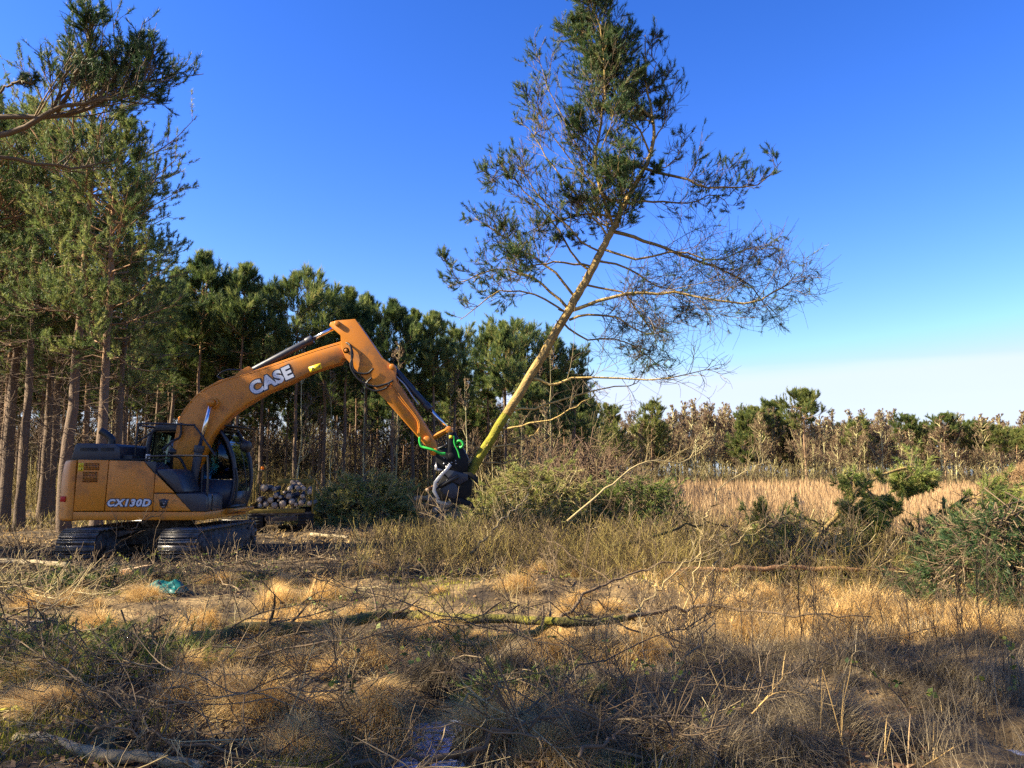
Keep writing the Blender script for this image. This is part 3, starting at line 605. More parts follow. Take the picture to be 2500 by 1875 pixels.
for y in (-.24, .28):
    g = G(); g.prism([(a_ + 7.27, b_) for a_, b_ in ((-1.02, 1.66), (-.86, 1.66), (-.74, 1.56), (-.72, 1.42), (-.78, 1.46), (-.86, 1.54), (-1.0, 1.54))], y - .025, y + .025); part('gripper_claw', g, M['head'], head, bevel=.004)
g = G(); g.prism(loc2([(-1.62, 1.10), (-1.42, 1.05), (-1.30, .98), (-1.48, .96), (-1.60, 1.02)]), -.05, .05); part('shear_blade', g, M['silver'], head, bevel=.004)
g = G(); g.prism(loc2([(-1.60, 1.88), (-1.57, 1.75), (-1.40, 1.70), (-1.56, 1.68), (-1.63, 1.72)]), -.27, -.24); part('bracket_edge', g, M['silver'], head)
for i, (x, z) in enumerate([(-1.43, 1.96), (-1.43, 1.84), (-1.27, 1.97), (-1.27, 1.86), (-1.19, 1.90), (-1.18, 1.84), (-1.38, 1.78), (-1.30, 1.81)]):
    g = G(); g.rod((x + 7.27, -.262, z), (x + 7.27, -.24, z), .018, 6); part('bolt', g, M['silver'], head)
g = G(); g.box((-1.29 + 7.27, -.275, 2.40), (.035, .003, .03)); part('yellow_tag', g, M['yellow'], head)
# hoses
def hose(nm, pts, r, m, Y=-.26):
    g = G(); g.pipe([(p[0] + 7.27, p[2] if len(p) > 2 else Y, p[1]) for p in pts], r, 8, k=40); part(nm, g, m)
hose('hydraulic_hose', [(-3.75, 4.36, -.1), (-3.55, 4.42, -.2), (-3.44, 4.30), (-3.42, 4.05), (-3.35, 3.80), (-3.10, 3.75), (-2.95, 3.86)], .022, M['hose'])
hose('hydraulic_hose', [(-3.62, 4.38, -.1), (-3.48, 4.38, -.24), (-3.40, 4.15), (-3.44, 3.90), (-3.25, 3.62), (-2.95, 3.48), (-2.70, 3.52), (-2.52, 3.60)], .022, M['hose'])
hose('hydraulic_hose', [(-2.98, 3.66), (-3.10, 3.55), (-3.08, 3.45), (-2.90, 3.38), (-2.68, 3.44), (-2.58, 3.58)], .020, M['hose'])
hose('hydraulic_hose', [(-6.15, 3.62, -.05), (-6.35, 3.72, -.05), (-6.15, 3.85, -.05), (-5.85, 3.86, 0), (-5.72, 3.92, 0)], .018, M['hose'])
hose('hydraulic_hose', [(-7.1, 2.0, -.3), (-6.95, 1.95, -.35), (-6.82, 1.75, -.38), (-6.80, 1.6, -.36), (-6.9, 1.5, -.3)], .028, M['hose'])
hose('hydraulic_hose', [(-7.3, 2.12, -.4), (-7.15, 2.3, -.3), (-7.02, 2.42, -.22), (-7.02, 2.7, -.2)], .024, M['hose'])
hose('hydraulic_hose', [(-2.50, 3.72, -.08), (-2.30, 3.52, -.1), (-2.15, 3.30, -.1), (-2.0, 3.1, -.1)], .018, M['silver'])
hose('hydraulic_hose', [(-1.70, 2.26, -.1), (-1.60, 2.16, -.2), (-1.45, 2.20, -.26), (-1.36, 2.24, -.2)], .020, M['hose'])
hose('green_hose', [(-1.945, 2.40), (-1.945, 2.30), (-1.90, 2.20), (-1.78, 2.16, -.30), (-1.65, 2.12, -.32), (-1.50, 2.05, -.30), (-1.40, 2.05, -.27)], .028, M['green'])
hose('green_hose', [(-1.23, 2.42), (-1.21, 2.25), (-1.14, 2.10), (-1.10, 1.95)], .016, M['green'])
hose('green_hose', [(-1.20, 2.25, -.2), (-1.13, 2.32, -.26), (-1.05, 2.29, -.28), (-1.03, 2.22, -.28), (-1.08, 2.18, -.26), (-1.12, 2.23, -.2)], .026, M['green'])

# ================================================================ LOG TRAILER
TR = np.array((-6.66, 23.3, 0.0))
tr = thing('log_trailer', 'small yellow forestry trailer loaded with sawn logs beyond the excavator', 'trailer', TR, rad(13))
tp = lambda nm, g, m, par=None, **k: obj(nm, g.mesh(nm, m), tr if par is None else par, **k)
g = G(); g.box((0, 1.1, .50), (.84, 1.30, .05)); g.box((-.35, 1.2, .40), (.05, 1.4, .06)); g.box((.35, 1.2, .40), (.05, 1.4, .06)); g.box((0, -.18, .36), (.45, .03, .07)); g.rod((0, 2.4, .42), (0, 3.6, .42), .05, 8); tp('chassis', g, M['mud'], bevel=.01)
g = G(); g.box((-.10, -.21, .585), (.76, .02, .055)); tp('rear_sill', g, M['trailer'], bevel=.006)
for x in (-.86, .86):
    g = G(); g.box((x, 1.1, .66), (.018, 1.30, .12)); tp('side_board', g, M['trailer'], bevel=.005)
    for y in (-.16, 1.1, 2.3):
        g = G(); g.box((x * 1.01, y, .92), (.025, .03, .42)); tp('stake', g, M['trailer'], bevel=.005)
# headboard
g = G(); g.box((.28, 2.40, 1.41), (.56, .02, .075)); tp('headboard_rail', g, M['trailer'], bevel=.005)
for x in (-.20, .28, .76):
    g = G(); g.box((x, 2.43, .95), (.03, .02, .46)); tp('headboard_post', g, M['trailer'], bevel=.005)
# roll frame with an amber lamp at its left front corner
g = G(); g.box((-.93, -.10, 1.00), (.022, .03, .72)); g.box((-.93, .8, 1.69), (.022, .92, .025)); g.box((-.70, -.10, 1.705), (.25, .03, .022)); g.box((-.47, -.10, 1.50), (.02, .03, .19)); g.box((-.93, 1.7, 1.0), (.022, .03, .72)); tp('roll_frame', g, M['trailer'], bevel=.006)
g = G(); g.rod((-.56, -.08, 1.727), (-.56, -.08, 1.76), .05, 12); b = tp('beacon', g, M['black'])
g = G(); g.rod((-.56, -.08, 1.76), (-.56, -.08, 1.845), .045, 12); tp('lens', g, M['amber'], b)
def wheel(x, y, wd=.21, r=.335):
    g = G()
    prof = [(-wd, .62), (-wd, .93), (-wd * .8, 1.0), (wd * .8, 1.0), (wd, .93), (wd, .62)]
    a = np.linspace(0, 2 * PI, 33)[:-1]
    V = np.array([(p, math.cos(t) * q_ * r, math.sin(t) * q_ * r) for p, q_ in prof for t in a]); F = [(i * 32 + j, i * 32 + (j + 1) % 32, (i + 1) * 32 + (j + 1) % 32, (i + 1) * 32 + j) for i in range(5) for j in range(32)]
    g.add(V, F)
    for k in range(24):
        t = k * 2 * PI / 24; 
        for s in (-1, 1):
            mrot = np.array(Matrix.Rotation(t, 3, 'X') @ Matrix.Rotation(s * .5, 3, 'Z'))
            g.box(np.array((s * wd * .45, math.cos(t) * r, math.sin(t) * r)), (wd * .5, .016, .022), rot=np.array(Matrix.Rotation(t, 3, 'X')))
    wo = tp('wheel', g, M['tyre'], loc=(x, y, r - .03))
    g = G(); g.rod((-wd * .7, 0, 0), (wd * .7, 0, 0), r * .62, 24); g.rod((-wd * .85, 0, 0), (wd * .85, 0, 0), r * .2, 12); tp('rim', g, M['trailer'], wo)
for x in (-.70, .68):
    for y in (.10, .95): wheel(x, y)
# --- logs
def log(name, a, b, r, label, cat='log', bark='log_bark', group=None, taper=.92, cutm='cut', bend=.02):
    a, b = np.asarray(a, float), np.asarray(b, float); ln = np.linalg.norm(b - a); k = 9
    P = a + (b - a) * np.linspace(0, 1, k)[:, None]; P[1:-1] += R.normal(size=(k - 2, 3)) * r * .10; P = P - a
    th = thing(name, label, cat, a, group=group)
    g = G(); s = 14; rr = r * np.linspace(1, taper, k) * (1 + .04 * R.normal(size=k)); g.tubes(P[None], rr[None], s); obj('bark', g.mesh('bark', M[bark], True), th)
    for e, sg in ((0, -1), (k - 1, 1)):
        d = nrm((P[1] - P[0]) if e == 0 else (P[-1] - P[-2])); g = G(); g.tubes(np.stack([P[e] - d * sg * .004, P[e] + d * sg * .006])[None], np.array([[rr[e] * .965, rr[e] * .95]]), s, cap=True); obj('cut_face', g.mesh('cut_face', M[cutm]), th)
    return th
sx_ = 23.3 / FOC
def logpx(zx, zy): return at(560 + zx * .13563, 1100 + zy * .13566, 23.1)
LOGS = [(545, 995, 42), (650, 970, 52), (812, 985, 56), (955, 965, 66), (1110, 922, 62), (1200, 975, 32), (1290, 945, 54), (1435, 955, 42), (535, 890, 46), (735, 895, 50), (870, 900, 26), (830, 818, 44), (905, 840, 32), (1050, 825, 54), (1300, 830, 40), (610, 670, 66), (918, 760, 30), (1390, 760, 46), (740, 700, 44), (1020, 690, 46), (1180, 690, 48), (1280, 690, 42)]
words = ['lowest row, far left', 'lowest row, second from the left', 'lowest row, third from the left', 'largest in the lowest row', 'right of the largest log', 'smallest in the lowest row', 'lowest row, beside the smallest log', 'lowest row, far right', 'second row, far left', 'second row, second from the left', 'tiny one above the lowest row', 'pale round end in the middle', 'narrow end left of centre', 'large end in the second row', 'second row right of centre', 'single big log on top left', 'thin one below the top', 'upper right near the stake', 'top row left of centre', 'top row middle', 'tilted on top right of centre', 'tilted on top towards the right']
for i, ((zx, zy, rp), wd) in enumerate(zip(LOGS, words)):
    p = logpx(zx, zy); r_ = rp * .13563 * sx_
    back = i >= 16
    yb = .12 * R.random() + (.35 if back else 0)
    tilt = np.array((R.normal() * .08 - .46, 2.1, R.normal() * .05 + (.06 if back else 0)))
    if i in (20, 21): tilt = np.array((-.70, 1.85, .18))
    a = np.array((p[0], 23.1 - TR[1] + TR[1] + yb - .02, p[2]))
    log('log', a, a + tilt, r_, 'sawn log on the trailer, ' + wd, group='logs stacked on the trailer', cutm='cut_shaded')

# ================================================================ TREES
def sub_branches(P, nsub, s0, ln, spread_up=.25, k=4, side=.9, curl=.0):
    """P: [n,K,3] parent paths -> child paths [n*nsub,k,3], position along parent"""
    n, K, _ = P.shape
    s = s0 + (1 - s0) * R.random((n, nsub)); u = s * (K - 1.001); i = u.astype(int); f = (u - i)[..., None]
    ar = np.arange(n)[:, None]
    st = P[ar, i] * (1 - f) + P[ar, i + 1] * f
    T = nrm(P[ar, i + 1] - P[ar, i])
    rnd = R.normal(size=(n, nsub, 3)); sd = nrm(np.cross(T, rnd))
    d = nrm(T * (.55 + .3 * R.random((n, nsub, 1))) + sd * side + np.array((0, 0, spread_up)))
    plen = np.linalg.norm(P[:, -1] - P[:, 0], axis=-1)[:, None] + .05
    l = ln * plen * (1.15 - .75 * s) * (.6 + .7 * R.random((n, nsub)))
    t = np.linspace(0, 1, k)[None, None, :, None]
    bend = nrm(np.cross(d, R.normal(size=d.shape))) * curl + np.array((0, 0, .18))
    C = st[:, :, None] + d[:, :, None] * (l[..., None, None] * t) + bend[:, :, None] * (l[..., None, None] * t ** 2)
    return C.reshape(-1, k, 3), s.reshape(-1)
def tuft_on(P, nt, s0=.35):
    n, K, _ = P.shape
    s = np.concatenate([s0 + (1 - s0) * R.random((n, nt - 1)), np.full((n, 1), .995)], 1); u = s * (K - 1.001); i = u.astype(int); f = (u - i)[..., None]; ar = np.arange(n)[:, None]
    pos = P[ar, i] * (1 - f) + P[ar, i + 1] * f; d = nrm(P[ar, i + 1] - P[ar, i])
    return pos.reshape(-1, 3), d.reshape(-1, 3)
def pine(seed, h, base, cr, nb, ns, nt_, nl, nw, m, shape='cone', r0=.13, dead=14, mats=('bark', 'needle'), lean=0, el=(-8, 48), spread=.42):
    global R
    R = np.random.default_rng(seed)
    K = 16; t = np.linspace(0, 1, K); wob = np.cumsum(R.normal(size=(K, 2)) * .012 * h * .5, 0) * .35; wob -= wob[0]
    TP = np.column_stack([wob[:, 0] + lean * h * t ** 1.5, wob[:, 1], t * h]); trd = r0 * (1 - .88 * t ** 1.1); trd[0] *= 1.25
    g = G(); g.tubes(TP[None], trd[None], 9)
    f = R.random(nb); f = np.sort(f) if shape != 'umb' else np.sort(f ** .8)
    tb = base + (1 - base) * (.01 + .98 * f)
    st = np.column_stack([np.interp(tb, t, TP[:, i]) for i in range(3)])
    az = np.arange(nb) * 2.39996 + R.normal(size=nb) * .4
    if shape == 'cone': prof = np.clip(.10 + 1.02 * (1 - f) ** .8, 0, 1) * np.where(f < .18, .55 + 2.5 * f, 1)
    elif shape == 'oval': prof = np.sqrt(np.clip(1 - (1.9 * f - .85) ** 2, .02, 1))
    else: prof = np.sqrt(np.clip(1 - (1.55 * f - .50) ** 2, .03, 1))
    Lb = cr * prof * (.42 + .75 * R.random(nb))
    e = np.radians(el[0] + (el[1] - el[0]) * f + R.normal(size=nb) * 9)
    k = 6; s = np.linspace(0, 1, k)[None, :, None]
    hd_ = np.stack([np.cos(az), np.sin(az), np.zeros(nb)], -1)
    up = np.array((0, 0, 1.))
    P = st[:, None] + hd_[:, None] * (Lb * np.cos(e))[:, None, None] * s + up * ((Lb * np.sin(e))[:, None, None] * s + (Lb * .22)[:, None, None] * s ** 2)
    P[:, 1:-1] += R.normal(size=(nb, k - 2, 3)) * .035 * Lb[:, None, None]
    rb = (.012 + .018 * Lb / cr)[:, None] * np.linspace(1, .25, k)[None] * (r0 / .13)
    g.tubes(P, rb, 4)
    if dead:
        fd = base * (.35 + .65 * R.random(dead)); sd = np.column_stack([np.interp(fd, t, TP[:, i]) for i in range(3)]); a2 = R.random(dead) * 2 * PI
        ld = (.3 + 1.1 * R.random(dead)) * cr * .55; ss = np.linspace(0, 1, 4)[None, :, None]
        D = sd[:, None] + np.stack([np.cos(a2), np.sin(a2), np.zeros(dead)], -1)[:, None] * ld[:, None, None] * ss + up * (ld * R.normal(size=dead) * .3)[:, None, None] * ss ** 1.5
        g.tubes(D, .013 * np.linspace(1, .3, 4)[None], 3)
        D2, _ = sub_branches(D, 4, .3, .45, 0, 3, curl=.3); g.tubes(D2, .006, 3)
    S, _ = sub_branches(P, ns, .30, .42, .30, 4)
    g.tubes(S, np.array([[.009, .007, .005, .003]]) * (nw / .016) ** .5, 3)
    trunk = g.mesh('trunk', M[mats[0]], True)
    pos, d = tuft_on(S, nt_); tint = np.clip(.50 + .30 * R.normal(size=len(S)), 0, 1).repeat(nt_)
    g = G(); g.needles(pos, d + np.array((0, 0, .6)), m, nl, nw, spread, tint)
    pos, d = tuft_on(P, 3, .6); g.needles(pos, d + np.array((0, 0, .6)), m, nl, nw, spread)
    tip = TP[-1] - np.outer(np.linspace(.0, .9, 8), (0, 0, 1)); g.needles(tip, np.tile((0, 0, 1.), (8, 1)), m * 2, nl * 1.1, nw, .5)
    return trunk, g.mesh('crown', M[mats[1]])
def plant(proto, name, x, y, rz, s, label, cat, group, parts=('trunk', 'crown'), z=None, sz=None):
    o = thing(name, label, cat, (x, y, (float(H(x, y)) if z is None else z) - .05), rz, group, s)
    if sz: o.scale = (s, s, s * sz)
    for nm, me in zip(parts, proto): obj(nm, me, o)
    return o
def bare(seed, h, r0=.10, nb=20, spread=.30, base=.30, mats=('birchbark', 'birchtwig'), n2=7, n3=6, wid=1., curl=.25):
    global R
    R = np.random.default_rng(seed)
    K = 12; t = np.linspace(0, 1, K); wob = np.cumsum(R.normal(size=(K, 2)) * .018 * h * .5, 0) * .5; wob -= wob[0]
    TP = np.column_stack([wob, t * h]); g = G(); g.tubes(TP[None], (r0 * (1 - .93 * t))[None], 7, .4 + .3 * R.random(), 0)
    f = base + (1 - base) * np.sort(R.random(nb)) * .97; st = np.column_stack([np.interp(f, t, TP[:, i]) for i in range(3)])
    az = R.random(nb) * 2 * PI; ln = spread * h * (1.15 - f) * (.6 + .6 * R.random(nb)); e = np.radians(25 + 40 * R.random(nb)); k = 5; s = np.linspace(0, 1, k)[None, :, None]
    P = st[:, None] + np.stack([np.cos(az) * np.cos(e), np.sin(az) * np.cos(e), np.sin(e)], -1)[:, None] * ln[:, None, None] * s; P[..., 2] += (ln[:, None] * .25 * s[..., 0] ** 2); P[:, 1:] += R.normal(size=(nb, k - 1, 3)) * .05 * ln[:, None, None]
    g.tubes(P, (.030 * wid * h / 10) * np.linspace(1, .35, k)[None], 4, .5, 0)
    trunk = g.mesh('trunk', M[mats[0]], True)
    S, _ = sub_branches(P, n2, .2, .5, .35, 4, .8, curl); U, _ = sub_branches(S, n3, .2, .6, .3, 3, .8, curl)
    g = G(); g.tubes(S, .013 * wid * np.linspace(1, .5, 4)[None], 3, .35 + .3 * R.random(len(S))); g.tubes(U, .008 * wid, 3, .4 + .5 * R.random(len(U)))
    return trunk, g.mesh('crown', M[mats[1]])

R0 = np.random.default_rng(42)
# --- plantation behind the excavator
FP = [pine(100 + i, 11.5, .56 + .04 * (i % 3), 1.85 + .2 * (i % 3), 66, 11, 4, .26, .021, 14, 'cone', .115, 22) for i in range(5)]
FP += [pine(120 + i, 11, .60, 1.9, 54, 11, 4, .26, .021, 14, 'oval', .115, 26) for i in range(3)]
LABEL_F = 'slim straight pine among the close ranks of the plantation behind the excavator'
placed = []
def far_enough(x, y, d):
    return all((x - a) ** 2 + (y - b) ** 2 > d * d for a, b in placed)
# front row: measured tops on the skyline: photo x, photo y of the top, distance
FRONT = [(395, 690, 37, 'pine with its tip just right of the tall dark pines'), (440, 655, 36, 'leftmost pointed pine on the plantation skyline'), (497, 612, 35, 'tallest pointed pine of the plantation skyline, above the boom foot'), (545, 670, 37, 'short pine between two taller skyline tips above the cab'), (590, 634, 35, 'pine with a narrow tufted tip above the maker lettering'), (650, 690, 38, 'low pine between two skyline tips left of the boom top'),
         (735, 662, 36, 'broad pointed pine directly above the boom elbow'), (800, 700, 38, 'pine rising just right of the boom elbow'), (850, 692, 37, 'slender pine right of the boom elbow'), (900, 715, 39, 'thin spire pine over the arm'), (965, 730, 37, 'broad pine above the middle of the arm'), (1015, 752, 39, 'pine over the lower arm cylinder'), (1065, 760, 38, 'pine at the right shoulder of the plantation'), (1110, 800, 40, 'last pine before the sky gap left of the leaning trunk'),
         (1190, 805, 46, 'left pine of the clump behind the leaning trunk'), (1235, 780, 45, 'highest pine of the clump behind the leaning trunk'), (1290, 800, 47, 'pine in the clump behind the leaning trunk, second from right'), (1345, 815, 46, 'pine of the clump crossed by the leaning trunk'), (1400, 850, 47, 'rightmost dark pine where the plantation ends')]
for i, (px, py, Y, lab) in enumerate(FRONT):
    p = at(px, py, Y); h = p[2]; pr = i % len(FP) if px < 1150 else 5 + i % 3
    placed.append((p[0], Y)); hh = 11.5 if pr < 5 else 11
    plant(FP[pr], 'pine_tree', p[0], Y, R0.random() * 6.28, h / hh * .97, lab, 'tree', 'plantation pines')
cnt = 0
for row in range(12):
    Y = 39.5 + row * 2.7
    lo, hi = -.66 * Y - 3, (.062 if Y < 44 else .10) * Y
    x = lo + R0.random() * 2
    while x < hi:
        xx, yy = x + R0.normal() * .5, Y + R0.normal() * .7
        gap = (yy < 44 and -2.6 < xx < -1.0)
        if far_enough(xx, yy, 1.5) and not gap:
            placed.append((xx, yy)); pr = R0.integers(len(FP)); top = np.interp(xx / yy, [-.66, -.4, -.30, -.13, -.05, .1], [11.5, 11, 10.2, 8.6, 7.6, 7.8])
            k = top / 11.5 * (.74 + .24 * R0.random()) * (1 + .004 * (yy - 39))
            plant(FP[pr], 'pine_tree', xx, yy, R0.random() * 6.28, k * (.82 + .25 * R0.random()), LABEL_F, 'tree', 'plantation pines', sz=.95 + .3 * R0.random()); cnt += 1
        x += 2.0 + R0.random() * 1.0 + max(0, row - 5) * .12
# --- thin bare stems between the pines
BS = [bare(300 + i, 6.5, .045, 14, .22, .25, ('birchbark', 'birchtwig'), 5, 5, 1.0) for i in range(3)]
for i in range(46):
    Y = 33.5 + R0.random() * 26; xx = (-.64 + .70 * R0.random()) * Y
    if far_enough(xx, Y, .8): plant(BS[i % 3], 'bare_sapling_tree', xx, Y, R0.random() * 6.28, .6 + .6 * R0.random(), 'thin bare deciduous sapling standing between the plantation pines', 'sapling', 'bare saplings in the plantation')
# --- tall pines at the left, nearer
LP = [pine(140, 13, .42, 3.0, 72, 14, 6, .115, .015, 14, 'oval', .17, 26, spread=.7), pine(141, 12, .40, 3.0, 76, 14, 6, .115, .015, 14, 'cone', .16, 28, spread=.7), pine(142, 13, .45, 3.0, 62, 14, 6, .115, .015, 14, 'oval', .16, 30, spread=.7)]
LEFT = [(168, 190, 23, 0, 'tall pine with reddish trunk standing left behind the excavator tail'), (245, 282, 22.5, 1, 'pine with sunlit fine crown right of the reddish trunk, above the engine hood'), (60, 330, 25, 2, 'dark pine near the left edge behind the excavator tail'), (-60, 300, 24, 0, 'pine cut by the left edge of the view'), (112, 440, 28, 1, 'shaded pine between the two tallest left trunks'), (10, 480, 29, 2, 'slim shaded pine at the far left'), (210, 560, 31, 0, 'lower pine behind the engine hood'), (300, 640, 33, 1, 'pine with a low crown left of the boom foot'), (-140, 250, 26, 2, 'pine just beyond the left edge'), (20, 250, 27, 1, 'dense pine filling the left edge behind the reddish trunk'), (130, 330, 30, 2, 'pine behind the tall reddish trunk'), (285, 470, 27, 1, 'slender pine with bare lower stem right of the sunlit fine crown'), (-30, 420, 31, 1, 'shaded pine at the left border')]
for i, (px, py, Y, pr, lab) in enumerate(LEFT):
    p = at(px, py, Y); hh = (13, 12, 13)[pr]; placed.append((p[0], Y))
    plant(LP[pr], 'pine_tree', at(px, 1100, Y)[0], Y, R0.random() * 6.28 + .7, p[2] / hh, lab, 'tree', 'tall pines on the left')
# --- pines left of the view whose branches and shadows fall across the foreground
NP_ = pine(150, 12.5, .52, 1.8, 40, 12, 6, .09, .011, 15, 'oval', .20, 24, ('bark', 'needle_near'))
near_pine = plant(NP_, 'pine_tree', -9.7, 11.2, 0, 1, 'big dark pine at the upper left with a long bough reaching into the view', 'tree', 'tall pines on the left', z=0)
SHP = pine(160, 12, .60, 2.0, 46, 11, 5, .16, .022, 11, 'oval', .15, 14)
for i, (x, y, s) in enumerate([(-10.2, 4.6, 1), (-10.6, 2.7, .95), (-15.5, 15.2, .9), (-18.5, 14.9, .95), (-21, 14.4, 1), (-14.5, 5.0, .8), (-15.2, 10.4, .85), (-12.3, 3.0, .72)]):
    plant(FP[3 + i % 5] if 1 < i < 5 else SHP, 'pine_tree', x, y, i * 1.3, s, 'pine of the stand left of the view whose shade falls on the foreground', 'tree', 'pines left of the view')

# one long drooping branch of the near pine, reaching into the picture
def limb_tree(name_trunk, name_crown, parent, origin, limbs, mats, nl, nw, m, smooth=True):
    """limbs: dict(path, r0, r1, n2, l2, n3, bare, up, curl, tufts, tint)"""
    gt, gc = G(), G()
    for lb in limbs:
        P = curve(np.asarray(lb['path']) - origin, lb.get('k', 12)); k = len(P)
        if lb.get('wob', 1): P[1:-1] += R.normal(size=(k - 2, 3)) * .018 * lb.get('wob', 1)
        rr = np.linspace(lb['r0'], lb['r1'], k); gt.tubes(P[None], rr[None], lb.get('sides', 7), lb.get('tint', .5), lb.get('mat', 0), True)
        if not lb.get('n2'): continue
        S, s_ = sub_branches(P[None], lb['n2'], lb.get('s0', .25), lb['l2'], lb.get('up', .25), 6, lb.get('side', .8), lb.get('curl', .2))
        gt.tubes(S, max(lb['r1'], .007) * lb.get('rs', 1) * np.linspace(1, .45, 6)[None], 4, np.clip(lb.get('tint', .5) + .15 * R.normal(size=len(S)), 0, 1), lb.get('mat2', 1))
        U, _ = sub_branches(S, lb['n3'], .25, lb.get('l3', .5), lb.get('up3', .2), 5, .8, lb.get('curl3', .35))
        gt.tubes(U, lb.get('ru', .0055) * np.linspace(1, .6, 5)[None], 3, np.clip(lb.get('utint', .45) + .22 * R.normal(size=len(U)), 0, 1), lb.get('mat2', 1))
        keep = R.random(len(U)) > lb.get('bare', .0)
        if keep.any():
            pos, d = tuft_on(U[keep], lb.get('tufts', 4), lb.get('t0', .35)); tint = np.clip(lb.get('ntint', .45) + .25 * R.normal(size=keep.sum()), 0, 1).repeat(lb.get('tufts', 4))
            gc.needles(pos, d + np.array((0, 0, .25)), m, nl, nw, .55, tint)
    obj(name_trunk, gt.mesh(name_trunk, [M[x] for x in mats[:2]], smooth), parent)
    if gc.n: obj(name_crown, gc.mesh(name_crown, M[mats[2]]), parent)
R = np.random.default_rng(77)
O = np.array((-9.7, 11.2, -.05)); bl = []
q_ = lambda x, y, Y=11.2: at(x * .42194, y * .42194, Y)       # measured on an enlarged crop of the corner
for path, r0, n2, l2, dn in (([(-9.6, 11.2, 6.4), q_(-300, 690), q_(0, 665), q_(320, 655), q_(520, 590), q_(700, 480), q_(850, 400)], .055, 26, .34, 1), ([q_(-300, 860), q_(0, 800), q_(180, 740), q_(350, 650), q_(560, 620), q_(720, 600), q_(860, 560), q_(940, 430)], .05, 30, .30, 1), ([q_(-250, 870), q_(0, 865), q_(150, 855), q_(280, 820), q_(360, 710)], .035, 12, .35, .4), ([q_(330, 650), q_(450, 560), q_(560, 430), q_(660, 330), q_(680, 290)], .03, 18, .40, 1), ([q_(300, 640), q_(350, 520), q_(420, 400), q_(470, 330)], .025, 16, .42, 1), ([q_(480, 620), q_(620, 500), q_(760, 380), q_(800, 340)], .025, 16, .4, 1), ([q_(0, 540), q_(80, 500), q_(160, 490), q_(230, 520)], .018, 8, .4, .5)):
    bl.append(dict(path=np.array(path) + np.outer(np.linspace(0, 1, len(path)), (0, R.normal() * .5, 0)), r0=r0, r1=.012, n2=n2, l2=l2, n3=7, s0=.38, up=.45, bare=.15 if dn == 1 else .6, tufts=4, curl=.12, l3=.42, ntint=.36, mat2=1))
limb_tree('bough', 'needles', near_pine, O, bl, ('twig', 'twig', 'needle_near'), .085, .0085, 14)

# --- the pine held by the excavator
O = at(1150, 1165, 17.1)
z5 = lambda p, dy=0: at(1050 + p[0] * .72353, p[1] * .72333, 17.1 + dy)
held = thing('felled_pine', 'mossy leaning pine held upright by the excavator head against the sky', 'tree', O)
R = np.random.default_rng(9)
tp_ = [(85, 1690), (115, 1630), (200, 1490), (340, 1270), (470, 1040), (540, 920), (585, 830), (640, 730), (700, 610), (745, 500), (752, 400), (735, 280), (725, 120)]
tpath = np.array([z5(p) for p in tp_]) - O
g = G(); P = curve(tpath, 70); P[2:-2] += R.normal(size=(66, 3)) * .008; wv = np.linspace(0, 1, 70); P[:, 0] += .035 * np.sin(wv * 19) * wv; P[:, 2] += .025 * np.sin(wv * 31 + 1) * wv
rr = np.interp(np.linspace(0, 1, 70), [0, .2, .45, .62, .8, 1], [.108, .100, .084, .060, .036, .010])
tn = np.interp(np.linspace(0, 1, 70), [0, .3, .42, .6, 1], [.5, .5, .5, .62, .72])
# trunk in two materials: algae-green lower stem, orange upper stem
g.tubes(P[None, :15], rr[None, :15], 12, .62, 1, True); g.tubes(P[None, 14:], rr[None, 14:], 10, .55, 0, True)
obj('trunk', g.mesh('trunk', [M['hold_bark'], M['mossbark']], True), held)
lim = []
def addl(pts, r0, r1, n2, l2, n3, bare=0, dy=0, **k):
    n = len(pts); lim.append(dict(path=[z5(p, dy * (i / (n - 1))) for i, p in enumerate(pts)], r0=r0, r1=r1, n2=n2, l2=l2, n3=n3, bare=bare, **k))
dry = dict(curl=.55, curl3=1.0, up=-.05, up3=.0, l3=.6, utint=.12, ru=.0048)  # utint darkens the fine twigs: silhouette against the sky put in colour
addl([(470, 1050), (560, 1020), (700, 985), (850, 995), (1080, 1020), (1200, 960), (1240, 920)], .045, .008, 46, .30, 11, .90, -.5, tint=.8, k=18, **dry)
addl([(610, 780), (740, 815), (870, 870), (1000, 915), (1090, 980), (1150, 1060)], .045, .008, 40, .32, 11, .92, .8, k=18, **dry)
addl([(690, 560), (760, 578), (860, 605), (920, 630), (1000, 635), (1120, 620), (1185, 545)], .04, .008, 26, .26, 7, .45, -.3, curl=.35, t0=.5)
addl([(640, 690), (720, 680), (800, 680), (890, 680), (960, 655), (1010, 700)], .03, .007, 18, .32, 7, .55, .5, curl=.4)
addl([(340, 1275), (410, 1298), (500, 1272), (700, 1285), (850, 1268), (980, 1242)], .035, .006, 16, .30, 6, .98, -.4, tint=.9, **dry)
addl([(270, 1390), (360, 1372), (450, 1350), (600, 1310), (690, 1295), (730, 1240)], .028, .006, 12, .25, 5, 1, .4, tint=.85, **dry)
addl([(240, 1450), (330, 1435), (450, 1395), (540, 1345)], .024, .006, 8, .25, 4, 1, -.5, tint=.85, **dry)
addl([(200, 1505), (260, 1502), (330, 1478), (370, 1440)], .022, .006, 6, .25, 4, 1, .3, tint=.9, **dry)
addl([(170, 1560), (260, 1560), (350, 1520), (430, 1465)], .020, .005, 5, .25, 3, 1, .7, tint=.5, **dry)
addl([(470, 1080), (560, 1060), (640, 1075), (720, 1120), (775, 1122)], .03, .007, 30, .40, 9, .88, -.7, **dry)
addl([(450, 1090), (520, 1140), (640, 1150), (730, 1200), (800, 1260)], .024, .006, 22, .38, 9, .92, .6, **dry)
addl([(520, 960), (640, 985), (700, 1050), (760, 1150), (740, 1230)], .026, .006, 30, .40, 10, .85, -.2, **dry)
